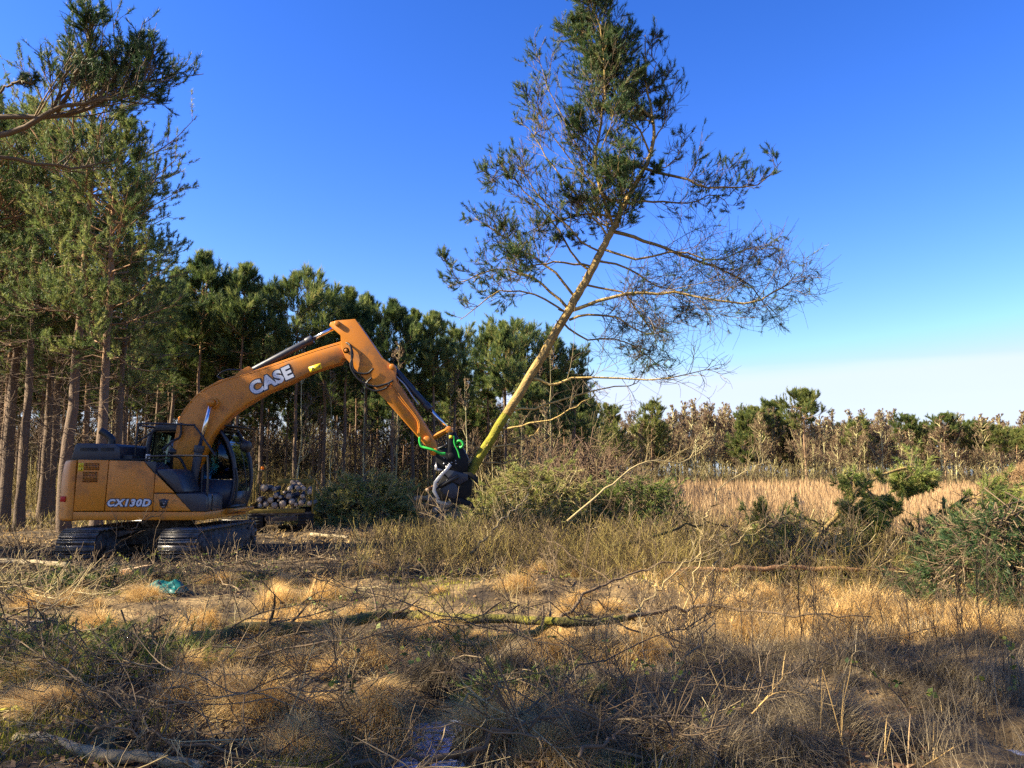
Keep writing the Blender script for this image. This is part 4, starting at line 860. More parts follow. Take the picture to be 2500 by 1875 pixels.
addl([(560, 880), (650, 900), (760, 960), (850, 1000), (850, 1060)], .028, .006, 30, .38, 10, .88, .3, **dry)
addl([(580, 840), (700, 870), (830, 850), (960, 880), (1090, 830), (1100, 850)], .03, .006, 26, .32, 9, .9, -.6, **dry)
addl([(640, 730), (540, 725), (450, 740), (380, 760), (300, 800)], .03, .007, 14, .36, 7, 0.42, .2, tag='left')
addl([(600, 800), (540, 720), (480, 640), (400, 540), (360, 480), (330, 430)], .025, .007, 12, .36, 6, 0.67, -.2, tint=.85, tag='left')
addl([(468, 1045), (400, 980), (330, 930), (230, 910), (130, 940), (60, 970)], .035, .007, 27, .34, 8, 0.52, .5, tag='left')
addl([(462, 1058), (360, 1000), (250, 980), (160, 1040), (100, 1080)], .025, .006, 18, .34, 7, .55, -.5)
addl([(490, 1005), (400, 900), (330, 860), (250, 800), (150, 735)], .032, .007, 28, .36, 8, 0.44, .2, tag='left')
addl([(545, 900), (430, 885), (330, 900), (260, 870)], .028, .007, 20, .42, 8, 0.37, -.6, tag='left')
addl([(545, 910), (500, 880), (420, 760), (330, 660), (260, 590), (210, 610)], .03, .007, 27, .34, 8, 0.57, .4, tag='left')
addl([(575, 850), (520, 820), (400, 700), (340, 620), (300, 560)], .025, .007, 20, .36, 8, 0.62, -.4, tag='left')
addl([(690, 625), (600, 590), (520, 540), (460, 420), (400, 300), (365, 190)], .025, .006, 26, .30, 7, .45, .3)
addl([(650, 715), (540, 620), (430, 480), (380, 400), (350, 330)], .02, .006, 18, .32, 7, .5, -.3)
for i in range(9):          # broken branch stubs on the lower stem
    c_ = curve(np.array([z5(p) for p in tp_[1:6]]), 60)[int(4 + 54 * R.random())]; az = R.random() * 6.28; d = np.array((math.cos(az), math.sin(az) * .8 - .3, .35)) * (.14 + .16 * R.random())
    lim.append(dict(path=[c_, c_ + d * .6, c_ + d], r0=.020, r1=.011, n2=0, l2=0, n3=0, k=4, wob=.2))
# the dense dark heart and the leaders
addl([(620, 770), (560, 560), (580, 400), (590, 270), (575, 100), (545, 20), (520, -20)], .035, .008, 64, .20, 9, .06, -.7, k=20, s0=.12, tag='heart')
addl([(752, 400), (680, 330), (640, 270), (580, 180), (550, 100), (530, 30)], .03, .008, 30, .30, 8, .3, .1, tag='heart')
addl([(740, 515), (700, 420), (600, 300), (520, 180), (480, 110)], .025, .008, 36, .30, 9, .1, .5, tag='heart')
addl([(745, 480), (790, 420), (800, 330), (780, 250)], .018, .006, 24, .34, 8, .78, .3, curl=.4)
addl([(735, 300), (760, 220), (740, 170), (770, 120)], .014, .005, 18, .35, 7, .88, -.2, curl=.5)
addl([(700, 340), (680, 220), (640, 150), (610, 130)], .014, .005, 20, .36, 7, .8, .2, curl=.5)
addl([(740, 560), (800, 560), (850, 500), (840, 440)], .016, .005, 18, .35, 7, .85, .4, curl=.5)
def on(path): c_ = curve(np.asarray(path), 40); return c_[int((.12 + .85 * R.random()) * 39)]
heart = [[z5(p) for p in tp_[6:11]]] + [l_['path'] for l_ in lim if l_.get('tag') == 'heart']
left = [l_['path'] for l_ in lim if l_.get('tag') == 'left']
heart.append([z5(p) for p in tp_[6:9]])
for i in range(44):
    b0 = on(heart[i % len(heart)]); az = R.random() * 2 * PI; l = (.65 + .75 * R.random()) * np.interp(b0[2], [6, 9, 12], [1.1, .9, .45])
    d = np.array((math.cos(az) * .85 - .12, math.sin(az) * .85, .35 + .5 * R.random())); d /= np.linalg.norm(d)
    lim.append(dict(path=[b0, b0 + d * l * .5, b0 + d * l + np.array((0, 0, .15 * l))], r0=.016, r1=.006, n2=11, l2=.5, n3=6, bare=.12, s0=.15, up=.3, curl=.25, ntint=.5, t0=.5))
for i in range(9):
    b0 = on(left[i % len(left)]); az = R.random() * 2 * PI; l = .5 + .5 * R.random()
    d = np.array((math.cos(az) * .7 - .35, math.sin(az) * .8, .25 + .5 * R.random())); d /= np.linalg.norm(d)
    lim.append(dict(path=[b0, b0 + d * l * .5, b0 + d * l + np.array((0, 0, .1 * l))], r0=.012, r1=.005, n2=9, l2=.45, n3=6, bare=.55, s0=.15, up=.25, curl=.35, ntint=.55, t0=.5))
limb_tree('limb', 'needles', held, O, lim, ('hold_bark', 'twig', 'needle_near'), .092, .0085, 14)

# --- far treeline on the right
UP = [pine(200 + i, 12, .58, 3.0, 44, 10, 4, .42, .055, 11, 'umb', .17, 12, ('barkfar', 'needle_far'), lean=.03 * (i - 1), el=(0, 30)) for i in range(3)]
UP += [pine(210 + i, 11, .34, 2.8, 58, 10, 4, .42, .055, 11, 'oval', .15, 14, ('barkfar', 'needle_far')) for i in range(2)]
BT = [bare(400 + i, 10.5, .16, 30, .30, .18, ('birchbark', 'birchtwig'), 6, 6, 2.2 + .3 * i, .12) for i in range(4)]
def far_top(px, py, Y): return at(px, py, Y)
FARP = [(1490, 1000, 92, 3, 'stout green pine where the far treeline meets the plantation'), (1440, 985, 80, 4, 'green pine half hidden by the plantation edge'), (1590, 990, 95, 4, 'light green slender pine near the left end of the far treeline'), (1570, 1040, 100, 3, 'lower pine left in the far treeline'), (1815, 1015, 98, 3, 'bright green rounded pine left of the tall umbrella pine'), (1845, 1000, 105, 0, 'brownish pine close left of the tall umbrella pine'), (1880, 985, 108, 1, 'dark topped pine second left of the tall umbrella pine'),
        (1960, 958, 92, 0, 'tall lone umbrella pine standing above the far treeline'), (2095, 1028, 102, 4, 'narrow pine right of the tall umbrella pine'), (2210, 1018, 98, 1, 'umbrella pine at the left of the right-hand pine clump'), (2255, 1040, 104, 3, 'rounded pine inside the right-hand clump'), (2300, 1016, 96, 0, 'highest pine in the right-hand clump'), (2345, 1036, 100, 2, 'flat crowned pine in the middle of the right-hand clump'), (2385, 1034, 97, 1, 'pine right of the middle in the right-hand clump'), (2440, 1045, 94, 2, 'leaning flat pine at the right end of the clump'), (2478, 1052, 100, 0, 'pine at the right edge of the view'), (2520, 1040, 98, 1, 'pine just past the right edge'), (1930, 1050, 110, 4, 'low pine behind the tall umbrella pine'), (2150, 1060, 112, 3, 'half hidden pine left of the right-hand clump'), (1690, 1075, 110, 4, 'small pine among bare trees in the far treeline')]
for i, (px, py, Y, pr, lab) in enumerate(FARP):
    p = at(px, py, Y); hh = 12 if pr < 3 else 11; x, y = p[0], Y
    k = (p[2] - float(H(x, y))) / hh
    plant(UP[pr], 'pine_tree', x, y, R0.random() * 6.28, k, lab, 'tree', 'pines of the far treeline')
for i in range(150):
    Y = 92 + R0.random() * 34 + (10 if i % 3 == 0 else 0); px = 1420 + 1130 * ((i + R0.random()) / 150); x = at(px, 1100, Y)[0]
    top = np.interp(px, [1420, 1600, 1700, 1850, 2100, 2300, 2500], [980, 995, 975, 980, 995, 1008, 1000]) + R0.random() * 55
    k = (at(px, top, Y)[2] - float(H(x, Y))) / 10.5
    plant(BT[R0.integers(4)], 'bare_tree', x, Y, R0.random() * 6.28, k, 'bare reddish-brown deciduous tree in the far treeline across the clearing', 'tree', 'bare trees of the far treeline')
for i in range(40):
    Y = 118 + R0.random() * 30; px = 1430 + 1110 * R0.random(); x = at(px, 1100, Y)[0]; k = (at(px, 1040 + R0.random() * 40, Y)[2]) / 11
    plant(UP[3 + i % 2], 'pine_tree', x, Y, R0.random() * 6.28, k, 'low pine filling the rear of the far treeline between bare trees', 'tree', 'rear pines of the far treeline')
# understorey: tangled twigs under both woods, a mass nobody could count
def brush(name, label, n, fx_, fy_, hgt, wd, m, n2=5, cat='undergrowth', tilt=.25):
    x, y = fx_(n), fy_(n); 
    z = H(x, y); h = hgt[0] + (hgt[1] - hgt[0]) * R.random(n) ** 1.3; az = R.random(n) * 2 * PI; k = 4; s = np.linspace(0, 1, k)[None, :, None]
    tl_ = tilt * (.4 + 1.2 * R.random(n)); d = np.stack([np.cos(az) * tl_, np.sin(az) * tl_, np.ones(n)], -1); P = np.stack([x, y, z - .03], -1)[:, None] + d[:, None] * h[:, None, None] * s; P[:, 1:] += R.normal(size=(n, k - 1, 3)) * .05 * h[:, None, None]
    W = np.broadcast_to(np.asarray(wd, float), (n,)) if np.ndim(wd) else np.full(n, wd)
    g = G(); tn = R.random(n); g.tubes(P, W[:, None] * np.linspace(1, .5, k)[None], 3, tn)
    if n2:
        S, _ = sub_branches(P, n2, .25, .50, .3, 3, .85, .4); g.tubes(S, (W.repeat(n2) * .55)[:, None] * np.ones((1, 3)), 3, np.clip(tn.repeat(n2) + .15 * R.normal(size=n * n2), 0, 1))
    return obj(name, g.mesh(name, m), kind='stuff', label=label, cat=cat)
R = np.random.default_rng(31)
yy = None
def rnd_y(a, b): 
    def f(n):
        global yy
        yy = a + (b - a) * R.random(n); return yy
    return f
ry = rnd_y(33.5, 66); Yq = ry(3600)
brush('undergrowth', 'tangled brown brush under the plantation pines', 3600, lambda n: (-.66 + .755 * R.random(n)) * Yq, lambda n: Yq, (.4, 2.0), .011, M['scrubstem'], 6)
Yq = rnd_y(60, 84)(4600)
brush('undergrowth', 'dark thicket closing the back of the plantation', 4600, lambda n: (-.66 + .76 * R.random(n)) * Yq, lambda n: Yq, (1.5, 6.5), .034, M['thicket'], 6)
Yq = rnd_y(88, 122)(3600)
brush('undergrowth', 'brown thicket at the foot of the far treeline', 3600, lambda n: (.07 + .62 * R.random(n)) * Yq, lambda n: Yq, (.5, 2.8), .030, M['thicket'], 7)

# ================================================================ GROUND COVER
R = np.random.default_rng(61)
def logy(n, a, b): return a * (b / a) ** R.random(n)
def cover(name, label, n, ya, yb, u0, u1, keep, ln, lean, droop, wk, m, cat, seg=3, tint=None, minw=.0035):
    y = logy(n, ya, yb); x = (u0 + (u1 - u0) * R.random(n)) * y
    k = (R.random(n) < keep(x, y)) & (R.random(n) > wet(x, y) * 1.6); x, y = x[k], y[k]; n = len(x)
    fld = vn(x / .45, y / .45, 21); l = (ln[0] + (ln[1] - ln[0]) * R.random(n)) * (.55 + .9 * fld)
    az = vn(x / .8, y / .8, 22) * 4 * PI + R.normal(size=n) * .9
    t = np.clip((.5 if tint is None else tint) + .22 * R.normal(size=n) + .35 * (vn(x / 1.1, y / 1.1, 23) - .5), 0, 1)
    g = G().blades(np.stack([x, y, H(x, y) - .02], -1), az, l, np.abs(lean[0] + lean[1] * R.normal(size=n)), droop[0] + droop[1] * R.random(n), np.maximum(minw, wk * y) * (.7 + .6 * R.random(n)), seg, t)
    return obj(name, g.mesh(name, m), kind='stuff', label=label, cat=cat)
def box_m(x, y, x0, x1, y0, y1, s=.8): return sm(x0 - s, x0 + s, x) * (1 - sm(x1 - s, x1 + s, x)) * sm(y0 - s, y0 + s, y) * (1 - sm(y1 - s, y1 + s, y))
def patch(x, y, sc_=.9, seed=31, lo=.40, hi=.60): return sm(lo, hi, vn(x / sc_, y / sc_, seed))
work = lambda x, y: np.exp(-(((x + 7.2) / 3.6) ** 2 + ((y - 17.2) / 3.4) ** 2))
# low straw everywhere in the near ground
cover('dry_grass', 'matted straw-coloured grass over the foreground', 15000, 4.1, 14, -.70, .72, lambda x, y: (.06 + .94 * patch(x, y, .8, 31, .46, .60)) * (1 - .8 * work(x, y)) * np.where(x < -1, .75, 1), (.05, .15), (1.0, .4), (.4, 1.0), .0008, M['straw'], 'grass', tint=.55)
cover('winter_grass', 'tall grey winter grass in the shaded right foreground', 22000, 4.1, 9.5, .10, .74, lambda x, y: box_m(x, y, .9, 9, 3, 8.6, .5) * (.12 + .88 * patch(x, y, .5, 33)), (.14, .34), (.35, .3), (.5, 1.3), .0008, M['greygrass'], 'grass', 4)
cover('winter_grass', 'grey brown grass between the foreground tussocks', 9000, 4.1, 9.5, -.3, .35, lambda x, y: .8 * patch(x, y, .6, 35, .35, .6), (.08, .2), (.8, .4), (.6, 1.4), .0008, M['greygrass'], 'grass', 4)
cover('dry_grass', 'bright dry grass along the sunlit strip at the right', 16000, 7.5, 14, .14, .74, lambda x, y: box_m(x, y, 1.6, 12, 8.2, 12.5, .5), (.08, .26), (.6, .35), (.5, 1.2), .0008, M['straw'], 'grass', 3, .72)
cover('dry_grass', 'short pale grass on the clearing around the trailer', 34000, 14, 36, -.70, .30, lambda x, y: (.3 + .7 * patch(x, y, 1.3, 37)) * (1 - .9 * work(x, y)), (.05, .20), (.9, .4), (.4, .9), .0009, M['straw'], 'grass', 2, .75)
cover('reed_bed', 'rust brown reeds and birch whips filling the clearing', 56000, 17, 100, .035, .72, lambda x, y: np.where(y < 24, .6 * box_m(x, y, 4.5, 20, 17, 30, 1.5), 1) * (.25 + .75 * patch(x, y, 4, 39)) * sm(2.0, 3.4, x), (.3, .95), (.18, .2), (.0, .5), .00075, M['reed'], 'reeds', 2, .6, .008)
cover('forest_floor_grass', 'sparse green and straw growth below the left pines', 9000, 24, 44, -.70, -.05, lambda x, y: .7 * patch(x, y, 2, 41), (.15, .5), (.3, .3), (.3, .6), .0011, M['scrubstem'], 'grass', 2, .8)
# moss cushions
cover('moss', 'yellow green moss cushions on the boggy ground', 90000, 4.1, 13, -.70, .3, lambda x, y: patch(x, y, .7, 43, .50, .60) * (.4 + .6 * (x < -.8)), (.04, .09), (.5, .4), (.2, .4), .0010, M['moss'], 'moss', 1, .65, .006)
# dead leaves
def litter(n, ya, yb, u0, u1, size, m, keep, name, label, cat):
    y = logy(n, ya, yb); x = (u0 + (u1 - u0) * R.random(n)) * y; k = (R.random(n) < keep(x, y)) & (R.random(n) > wet(x, y) * 1.3); x, y = x[k], y[k]; n = len(x)
    c = np.stack([x, y, H(x, y) + .015 + .03 * R.random(n)], -1); a = nrm(R.normal(size=(n, 3)) * np.array((1, 1, .45))); b = nrm(np.cross(a, R.normal(size=(n, 3)) * .4 + np.array((0, 0, 1)))); s = (size * (.6 + .8 * R.random(n)))[:, None]
    v = np.stack([c - a * s, c + b * s * .55, c + a * s, c - b * s * .55], 1); g = G().add(v.reshape(-1, 3), np.arange(n * 4).reshape(-1, 4), R.random(n).repeat(4)); return obj(name, g.mesh(name, m), kind='stuff', label=label, cat=cat)
litter(15000, 4.1, 20, -.7, .5, .022, M['leaf'], lambda x, y: .3 + .7 * patch(x, y, 1, 45), 'leaf_litter', 'brown dead leaves scattered over the ground', 'leaves')
litter(2600, 10, 17, -.7, -.2, .03, M['greenleaf'], lambda x, y: patch(x, y, .7, 46, .52, .62), 'ivy_cover', 'small green leaves on the ground before the excavator', 'leaves')
# twig litter
def twigs(name, label, n, ya, yb, u0, u1, ln, r, m, keep, up=.25, n2=3):
    y = logy(n, ya, yb); x = (u0 + (u1 - u0) * R.random(n)) * y; k_ = R.random(n) < keep(x, y); x, y = x[k_], y[k_]; n = len(x)
    l = ln[0] + (ln[1] - ln[0]) * R.random(n) ** 2; az = R.random(n) * 2 * PI; el = np.abs(R.normal(size=n)) * up; k = 5; s = np.linspace(0, 1, k)[None, :, None]
    d = np.stack([np.cos(az) * np.cos(el), np.sin(az) * np.cos(el), np.sin(el)], -1)
    P = np.stack([x, y, H(x, y) + .01], -1)[:, None] + d[:, None] * l[:, None, None] * s; P += R.normal(size=P.shape) * .035 * l[:, None, None]; P[..., 2] = np.maximum(P[..., 2], H(P[..., 0], P[..., 1]) + .008)
    rr = r * (.6 + .8 * R.random(n)); tn = R.random(n); g = G(); g.tubes(P, rr[:, None] * np.linspace(1, .5, k)[None], 4, tn)
    S, _ = sub_branches(P, n2, .2, .45, .15, 4, .7, .35); g.tubes(S, (rr.repeat(n2) * .6)[:, None] * np.linspace(1, .5, 4)[None], 3, tn.repeat(n2))
    U, _ = sub_branches(S, 2, .3, .5, .15, 3, .7, .35); g.tubes(U, (rr.repeat(n2 * 2) * .4)[:, None] * np.ones((1, 3)), 3, tn.repeat(n2 * 2))
    return obj(name, g.mesh(name, m), kind='stuff', label=label, cat='twigs')
twigs('twig_litter', 'dark dead twigs littering the foreground', 950, 4.1, 14, -.70, .45, (.2, 1.0), .0042, M['twig'], lambda x, y: np.where(x < .5, 1, .45))
twigs('twig_litter', 'pale dry twigs littering the left foreground', 420, 4.1, 15, -.70, .3, (.2, .9), .004, M['paletwig'], lambda x, y: np.where(x < 0, 1, .4))
twigs('twig_litter', 'broken branches and chips churned up around the excavator', 1500, 12, 27, -.66, .05, (.2, 1.1), .009, M['twig'], lambda x, y: np.ones_like(x), .15)
# olive scrub between the tussocks and the brush heaps
def scrub(name, label, n, x0, x1, y0, y1, hgt, wd, m, n2, keep, cat='scrub'):
    x = x0 + (x1 - x0) * R.random(n); y = y0 + (y1 - y0) * R.random(n); k = R.random(n) < keep(x, y); x, y = x[k], y[k]
    return brush(name, label, len(x), lambda q: x, lambda q: y, hgt, wd * (y / 12), m, n2, cat, .55)
scrub('scrub', 'olive brown knee-high scrub in front of the brush heaps', 3400, -2.6, 7.5, 11, 17.5, (.2, .75), .0032, M['scrubstem'], 8, lambda x, y: sm(-2.8, -1.2, x) * (.3 + .7 * patch(x, y, 1.1, 51)) * sm(10.2, 11.8, y))
scrub('scrub', 'tall tangled brown stems standing among the olive scrub', 420, -1.8, 7.5, 11.5, 16.5, (.5, 1.15), .0042, M['twig'], 10, lambda x, y: patch(x, y, 1.3, 55, .42, .6))
scrub('scrub', 'dark upright stems in the right foreground', 1500, .8, 6.5, 5.2, 10, (.25, .8), .0026, M['twig'], 4, lambda x, y: sm(.8, 2.2, x) * .55)
scrub('scrub', 'yellowish broom-like scrub at the right behind the grass strip', 1500, 3, 10.5, 12.6, 16, (.15, .55), .0034, M['scrubstem'], 5, lambda x, y: .4 + .6 * patch(x, y, 1, 53))
scrub('scrub', 'low brown scrub on the clearing near the log pile', 2200, -4, 3.2, 17, 24, (.12, .4), .0042, M['scrubstem'], 4, lambda x, y: sm(-4.2, -1.5, x))

# --- tussocks: single grass clumps
def tussock(seed, n, r, ln, droop, m, tint):
    global R
    R = np.random.default_rng(seed); a = R.random(n) * 2 * PI; q = np.sqrt(R.random(n)) * r
    base = np.stack([np.cos(a) * q, np.sin(a) * q, .55 * r * (1 - (q / r) ** 2) - .04], -1); comb = R.normal() * .5
    az = a + R.normal(size=n) * .7 + .3 * comb; l = ln * (.6 + .7 * R.random(n)); lean = .25 + .7 * q / r + .2 * R.normal(size=n); az = az * .55 + .45 * (1.2 + R.normal(size=n) * .8)
    g = G().blades(base, az, l, np.abs(lean), droop * (.6 + .7 * R.random(n)), .0042 * (.6 + .8 * R.random(n)), 6, np.clip(tint + .2 * R.normal(size=n), 0, 1))
    k = 20; t = np.linspace(0, 2 * PI, k + 1)[:-1]; rows = [np.stack([np.cos(t) * r * rr, np.sin(t) * r * rr, np.full(k, zz)], -1) for rr, zz in ((1.15, -.10), (1.0, .0), (.7, .24 * r), (.3, .42 * r))]
    V = np.concatenate(rows); F = [(i * k + j, i * k + (j + 1) % k, (i + 1) * k + (j + 1) % k, (i + 1) * k + j) for i in range(3) for j in range(k)]; g2 = G().add(V, F, .3); g2.f.append((np.arange(k) + 3 * k)[None].astype(np.int32)); g2.m.append(np.zeros(1, np.int32))
    return g.mesh('blades', m), g2.mesh('root_mound', M['ground'], True)
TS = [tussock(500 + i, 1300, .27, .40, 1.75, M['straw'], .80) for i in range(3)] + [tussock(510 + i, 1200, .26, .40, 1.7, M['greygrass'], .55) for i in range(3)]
R0 = np.random.default_rng(8)
TUS = [(900, 1778, 1.3, 0, 'bright straw tussock beside the left bank of the blue puddle'), (940, 1815, .85, 1, 'small straw tussock hanging over the puddle edge'), (1190, 1838, 1.0, 2, 'straw tussock right of the blue puddle'), (1060, 1570, 1.15, 1, 'sunlit combed tussock just below the mossy fallen log'), (960, 1600, .9, 0, 'sunlit tussock left below the mossy fallen log'), (1560, 1625, 1.35, 2, 'large rounded tussock lit on top, centre right'), (1450, 1600, 1.0, 4, 'grey tussock left of the large rounded tussock'), (1330, 1625, 1.0, 0, 'brown tussock below the second mossy branch'), (1480, 1720, 1.15, 3, 'grey tussock in front of the large rounded tussock'), (1240, 1660, .95, 5, 'shaded tussock in the middle foreground'), (1060, 1690, 1.0, 4, 'grey tussock above the puddle'), (820, 1630, 1.15, 3, 'shaded grey tussock below the left part of the mossy log'), (1420, 1840, 1.15, 5, 'dark tussock at the bottom centre'), (1640, 1800, 1.1, 4, 'shaded tussock at the bottom right of centre'), (2020, 1800, 1.3, 3, 'pale drooping tussock at the foot of the tall reeds'), (1900, 1860, 1.0, 4, 'drooping tussock at the bottom edge left of the tall reeds'), (500, 1515, .9, 0, 'small bright straw tussock with upright stalks on the left'), (600, 1590, .95, 1, 'low orange straw tussock under the left end of the mossy log'), (670, 1480, .95, 2, 'straw tussock above the left half of the mossy log'), (780, 1470, 1.1, 0, 'bright straw tussock beside bramble leaves left of centre'), (700, 1440, .8, 1, 'small straw tussock left of the bright one'), (240, 1545, 1.0, 2, 'straw tussock with moss at the far left'), (640, 1780, 1.0, 1, 'yellowish tussock in the lower left'), (300, 1680, .8, 0, 'straw tussock behind the green pine sprigs'), (2130, 1500, 1.2, 0, 'sunlit tussock on the strip right of the saplings'), (2250, 1520, 1.25, 1, 'sunlit bushy tussock at the right'), (1960, 1530, 1.1, 2, 'sunlit tussock behind the saplings'), (1800, 1540, 1.1, 1, 'sunlit tussock behind the left saplings'), (2380, 1560, 1.2, 2, 'sunlit tussock near the right edge'), (870, 1420, .8, 2, 'small tufted clump at the edge of the olive scrub'), (1700, 1590, 1.1, 3, 'grey tussock at the edge of the big shadow'), (1850, 1640, 1.2, 5, 'dark tussock inside the big shadow'), (2080, 1640, 1.2, 4, 'dark tussock right inside the big shadow'), (2300, 1680, 1.2, 3, 'grey tussock under the shadow edge at the right')]
for i, (px, py, s, pr, lab) in enumerate(TUS):
    x, y = spot(px, py); o = thing('grass_tussock', lab, 'grass tussock', (x, y, float(H(x, y)) - .01), R0.random() * 6.28, 'grass tussocks of the foreground', s * (.72 if y < 7 else .80))
    for nm, me in zip(('blades', 'root_mound'), TS[pr]): obj(nm, me, o)

for i in range(190):
    y = 4.5 * (13.2 / 4.5) ** R0.random(); x = (-.62 + 1.28 * R0.random()) * y
    if float(wet(np.array(x), np.array(y))) > .02 or any(abs(x - p_[0]) < .42 and -.6 < y - p_[1] < .4 for p_ in PUD) or any((x - a) ** 2 + (y - b) ** 2 < .09 for a, b in [tuple(spot(t[0], t[1])) for t in TUS]): continue
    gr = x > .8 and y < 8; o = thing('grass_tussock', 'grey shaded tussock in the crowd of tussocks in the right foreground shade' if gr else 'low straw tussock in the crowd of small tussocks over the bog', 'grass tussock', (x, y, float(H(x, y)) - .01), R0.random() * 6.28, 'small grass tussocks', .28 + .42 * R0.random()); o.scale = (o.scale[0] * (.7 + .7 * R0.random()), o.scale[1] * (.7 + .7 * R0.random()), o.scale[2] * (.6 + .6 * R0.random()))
    for nm, me in zip(('blades', 'root_mound'), TS[(3 if gr else 0) + i % 3]): obj(nm, me, o)
# --- fallen and broken branches, each a thing
R = np.random.default_rng(71)
def bough(name, label, pts, r0, r1, n2=10, l2=.3, n3=4, mats=('twig', 'twig', 'needle_cut'), tint=.5, bare=1., group=None, up=.2, curl=.35, cat='branch', k=20, mat0=0, ru=.0028, rs=.6, l3=.5, **kw):
    """pts: scene points"""
    P = np.asarray(pts, float); O = P[0].copy(); th = thing(name, label, cat, O, group=group)
    limb_tree('stem', 'needles', th, O, [dict(wob=.25 if r0 > .04 else 1.2, path=P, r0=r0, r1=r1, n2=n2, l2=l2, n3=n3, bare=bare, tint=tint, up=up, curl=curl, k=k, mat=mat0, ru=ru, rs=rs, l3=l3, s0=.1, **kw)], mats, .07, .008, 12)
    return th
def lay(pl, Y0=None, lift=.06, Y1=None):
    """photo points -> scene points lying lift above level ground (or at distances Y0..Y1)"""
    out = []
    for i, p in enumerate(pl):
        if Y0 is None: xy = spot(p[0], p[1], lift if len(p) < 3 else p[2]); out.append((xy[0], xy[1], lift if len(p) < 3 else p[2]))
        else: out.append(at(p[0], p[1], Y0 + ((Y1 or Y0) - Y0) * i / (len(pl) - 1)))
    return np.array(out)
bough('mossy_log', 'long thin moss-covered fallen trunk lying across the middle foreground', lay([(468, 1562), (529, 1558), (590, 1538), (732, 1534), (834, 1521), (954, 1500), (1046, 1504), (1146, 1511), (1261, 1511), (1400, 1519), (1492, 1515), (1560, 1498)], lift=.20), .072, .034, 14, .07, 5, ('mossbark', 'twig', 'needle_cut'), .38, k=60, cat='log')
bough('dead_branch', 'thin bare limb carrying on from the mossy trunk to the right', lay([(1530, 1504), (1645, 1484), (1760, 1482), (1950, 1498), (2129, 1506)], lift=.22), .024, .005, 22, .12, 5)
bough('mossy_branch', 'short dark mossy branch joining the fallen trunk from below', lay([(1160, 1585), (1223, 1561), (1300, 1546), (1353, 1521), (1440, 1505)], lift=.14), .042, .03, 4, .15, 3, ('mossbark', 'twig', 'needle_cut'), .5)
bough('dead_branch', 'dark forked branch rising from the mossy trunk towards the right', lay([(1365, 1520), (1415, 1465), (1470, 1427), (1550, 1400), (1626, 1377), (1720, 1370)], 8.8, Y1=10), .022, .006, 9, .25, 4)
bough('dead_branch', 'olive branch fanning up from the mossy trunk right of centre', lay([(1530, 1505), (1588, 1457), (1645, 1404), (1720, 1330), (1800, 1285)], 8.7, Y1=9.6), .016, .004, 9, .3, 5, ('paletwig', 'paletwig', 'needle_cut'), .4)
bough('dead_branch', 'whitish thin branch sweeping up right above the mossy trunk', lay([(1668, 1490), (1718, 1358), (1778, 1328), (1877, 1258)], 8.9, Y1=9.8), .008, .0025, 8, .3, 5, ('paletwig', 'twig', 'needle_cut'), .5)
bough('dead_branch', 'second whitish branch crossing the first above the mossy trunk', lay([(1690, 1480), (1750, 1370), (1850, 1298), (1950, 1240)], 9.0, Y1=10), .008, .0025, 8, .3, 5, ('paletwig', 'twig', 'needle_cut'), .45)
bough('dead_branch', 'long pale crooked branch curving from the brush heap over the reeds', lay([(1385, 1272), (1455, 1213), (1500, 1178), (1564, 1134), (1609, 1124), (1664, 1131), (1698, 1104), (1740, 1070)], 15.2, Y1=16), .022, .006, 12, .2, 5, ('paletwig', 'paletwig', 'needle_cut'), .6)
bough('dead_branch', 'dark arched branch in the scrub right of the brush heap', lay([(1490, 1335), (1589, 1313), (1668, 1285), (1738, 1278), (1778, 1290), (1808, 1313)], 13.2), .026, .006, 10, .2, 5, ('mossbark', 'twig', 'needle_cut'), .3)
bough('dead_branch', 'pale branch standing steeply out of the reeds right of the heap', lay([(1715, 1268), (1743, 1228), (1758, 1188), (1828, 1154), (1880, 1120)], 14.2), .016, .004, 8, .35, 4, ('paletwig', 'paletwig', 'needle_cut'), .6)
bough('dead_branch', 'pale barked branch leaning out of the scrub below the excavator head', lay([(1146, 1352), (1177, 1323), (1215, 1281), (1246, 1250), (1290, 1205)], 13.6, Y1=14.2), .022, .008, 7, .25, 3, ('pale_bark', 'paletwig', 'needle_cut'), .7)
bough('dead_branch', 'dark bare branch sweeping across the bottom centre', lay([(1020, 1880), (1146, 1842, .14), (1223, 1803, .2), (1300, 1769, .26), (1350, 1744, .30), (1453, 1744, .30), (1607, 1746, .28), (1760, 1730, .3)], lift=.10), .015, .005, 12, .22, 5)
bough('dead_branch', 'dark branch lying along the bottom edge left of centre', lay([(840, 1872), (992, 1857), (1107, 1850), (1203, 1844), (1320, 1862)], lift=.10), .014, .005, 9, .25, 5)
bough('dead_branch', 'thin olive twig branch above the puddle', lay([(1120, 1720), (1200, 1684), (1276, 1650), (1446, 1654)], lift=.30), .008, .003, 8, .3, 4, ('paletwig', 'twig', 'needle_cut'), .3)
bough('dead_branch', 'dark branch rising at the bottom right of centre', lay([(1415, 1846), (1492, 1803), (1569, 1777), (1650, 1761), (1740, 1740)], lift=.22), .011, .004, 9, .25, 5)
bough('dead_branch', 'grey arched branch in the lower left', lay([(180, 1822), (252, 1778, .2), (317, 1770, .24), (354, 1786, .2), (407, 1843, .08)], lift=.1), .015, .006, 9, .35, 5)
bough('dead_branch', 'long bare branch running up right through the left foreground', lay([(150, 1760), (244, 1709, .12), (309, 1676, .16), (366, 1656, .2), (468, 1623, .22), (570, 1603, .2), (660, 1590, .2)], lift=.1), .014, .005, 14, .22, 6)
bough('dead_branch', 'thin upright branch springing from the left foreground', lay([(250, 1692), (325, 1599, .3), (374, 1538, .5), (400, 1500, .6)], lift=.1), .010, .004, 8, .3, 5)
